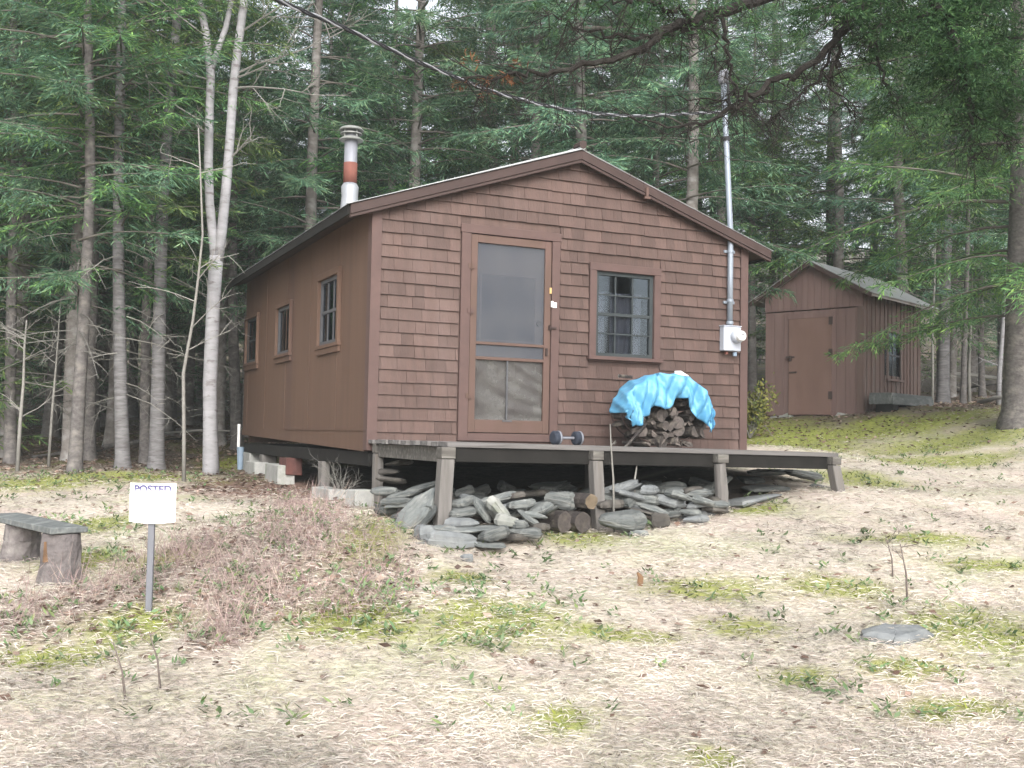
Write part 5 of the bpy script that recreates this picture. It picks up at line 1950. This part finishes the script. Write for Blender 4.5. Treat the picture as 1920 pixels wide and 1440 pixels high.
x, y = scatter(60000, 4.6, 24, .9, rng)
mv = patch(x, y, MOSSW)
keep = rng.random(len(x)) < np.clip(mv * 1.1 - .18, 0, .8)
x, y = x[keep], y[keep]
n = len(x)
a = rng.uniform(0, 6.28, n)
D = nrm(np.c_[np.cos(a) * .6, np.sin(a) * .6, rng.uniform(.3, 1, n)])
S = nrm(np.cross(D, rng.normal(0, 1, (n, 3))))
V, Q = diamonds(np.c_[x, y, gz(x, y) - .004], D, S, rng.uniform(.02, .05, n), rng.uniform(.006, .014, n))
tag(link('moss', quads(V, Q, [blade_mat('moss_tufts', [(.11, .15, .025), (.21, .26, .045), (.34, .37, .075), (.18, .26, .06)], obj=0, trans=.2)])), 'yellow green moss growing in patches on the clearing', 'moss', kind='stuff')

x, y = scatter(60000, 5, 30, .7, rng)
fv = np.maximum.reduce([forestness(x, y), patch(x, y, REDW), patch(x, y, BRUSHW) * .8, np.full(x.shape, .06)])
keep = rng.random(len(x)) < fv
dk, cb_ = in_deck(x, y)
keep &= ~cb_
x, y = x[keep], y[keep]
n = len(x)
a = rng.uniform(0, 6.28, n)
D = nrm(np.c_[np.cos(a), np.sin(a), rng.uniform(-.1, .35, n)])
S = nrm(np.cross(D, np.array([0, 0, 1.]) + rng.normal(0, .4, (n, 3))))
V, Q = diamonds(np.c_[x, y, gz(x, y) + .008 + .012 * rng.random(n)], D, S, rng.uniform(.04, .09, n), rng.uniform(.022, .05, n))
tag(link('leaf_litter', quads(V, Q, [blade_mat('fallen_leaves', [(.10, .06, .045), (.20, .13, .10), (.30, .21, .17), (.36, .29, .23), (.15, .10, .085)], obj=0, trans=.1)])), 'brown fallen leaves on the forest floor and below the cabin side', 'leaves', kind='stuff')

# low leafless brush
x, y = scatter(60000, 5.6, 12.5, .9, rng)
bv = patch(x, y, BRUSHW)
keep = rng.random(len(x)) < np.clip(bv * 1.1 - .25, 0, 1) * .85 * np.clip(.6 + .7 * np.sin(2.3 * x + 1) * np.sin(2.9 * y + x), .25, 1)
dk, cb_ = in_deck(x, y)
keep &= ~cb_ & ~dk
x, y = x[keep], y[keep]
z = gz(x, y)
O, D, S, l, w_ = [], [], [], [], []
for q in range(4):
    n = len(x)
    a = rng.uniform(0, 6.28, n)
    h = rng.uniform(.06, .22, n) * np.where(rng.random(n) < .35, 1.9, 1)
    d0 = nrm(np.c_[np.cos(a) * .55, np.sin(a) * .55, np.ones(n)])
    st = np.c_[x, y, z] + (d0 * (h * (0 if q == 0 else rng.uniform(.3, .8)))[:, None] if q else 0)
    dd = d0 if q == 0 else nrm(d0 + rng.normal(0, .6, (n, 3)))
    O.append(st)
    D.append(dd)
    S.append(nrm(np.cross(dd, rng.normal(0, 1, (n, 3)))))
    l.append(h if q == 0 else h * .5)
    w_.append(np.full(n, .0036 if q == 0 else .003))
V, Q = diamonds(np.concatenate(O), np.concatenate(D), np.concatenate(S), np.concatenate(l), np.concatenate(w_))
tag(link('undergrowth', quads(V, Q, [blade_mat('bare_brush', [(.20, .14, .14), (.32, .23, .22), (.40, .32, .27), (.26, .17, .18), (.48, .40, .32)], obj=0, trans=0)])), 'low mauve brown leafless brush between the sign and the deck', 'brush', kind='stuff')

# small green plants dotted over the clearing
x, y = scatter(4200, 5.2, 16, .8, rng)
gp = patch(x, y, [(c_[0], c_[1], c_[2] * 1.6, c_[3] * 1.6) for c_ in MOSSW + BRUSHW])
keep = rng.random(len(x)) < np.clip(gp * .6, .02, 1) * np.where(x > .4, .45, 1)
keep &= ~in_deck(x, y)[1]
x, y = x[keep], y[keep]
n = len(x)
O, D, S, l, w_ = [], [], [], [], []
for q in range(9):
    a = rng.uniform(0, 6.28, n)
    dd = nrm(np.c_[np.cos(a), np.sin(a), rng.uniform(.1, 1.1, n)])
    O.append(np.c_[x, y, gz(x, y)] + rng.normal(0, .03, (n, 3)) * np.array([1, 1, 0]) + np.array([0, 0, 1.]) * rng.uniform(0, .05, (n, 1)))
    D.append(dd)
    S.append(nrm(np.cross(dd, np.array([0, 0, 1.]) + rng.normal(0, .4, (n, 3)))))
    l.append(rng.uniform(.03, .08, n))
    w_.append(rng.uniform(.012, .028, n))
V, Q = diamonds(np.concatenate(O), np.concatenate(D), np.concatenate(S), np.concatenate(l), np.concatenate(w_))
tag(link('ground_plants', quads(V, Q, [blade_mat('small_leaves', [(.10, .17, .07), (.16, .25, .12), (.24, .30, .17), (.20, .26, .08)], obj=0, trans=.2)])), 'small low green leafy plants scattered over the clearing', 'plants', kind='stuff')

# ------------------------------------------------------------------ haze volume added to lighten the dark gaps between the trees
hz = MB().box(V_ALL[0] - 5, V_ALL[1] + 5, V_ALL[2] - 5, V_ALL[3] + 5, V_ALL[4] - 1, max(V_ALL[5] + 2, 26)).build('haze', None)
hm = bpy.data.materials.new('haze_air')
hm.use_nodes = True
hm.node_tree.nodes.clear()
ho = hm.node_tree.nodes.new('ShaderNodeOutputMaterial')
hv = hm.node_tree.nodes.new('ShaderNodeVolumePrincipled')
hv.inputs['Color'].default_value = (.88, .94, .95, 1)
hv.inputs['Density'].default_value = .0014
hm.node_tree.links.new(hv.outputs[0], ho.inputs['Volume'])
hz.data.materials.clear()
hz.data.materials.append(hm)
tag(hz, 'thin added haze lightening the dark gaps between the trees', 'haze', kind='stuff')

# ------------------------------------------------------------------ render settings
scene.view_settings.view_transform = 'Standard'
scene.view_settings.look = 'None'
scene.view_settings.gamma = 1
scene.view_settings.exposure = 1.5
scene.cycles.use_denoising = True
scene.cycles.max_bounces = 8
scene.cycles.diffuse_bounces = 6
scene.cycles.glossy_bounces = 2
scene.cycles.transmission_bounces = 3
scene.cycles.transparent_max_bounces = 8
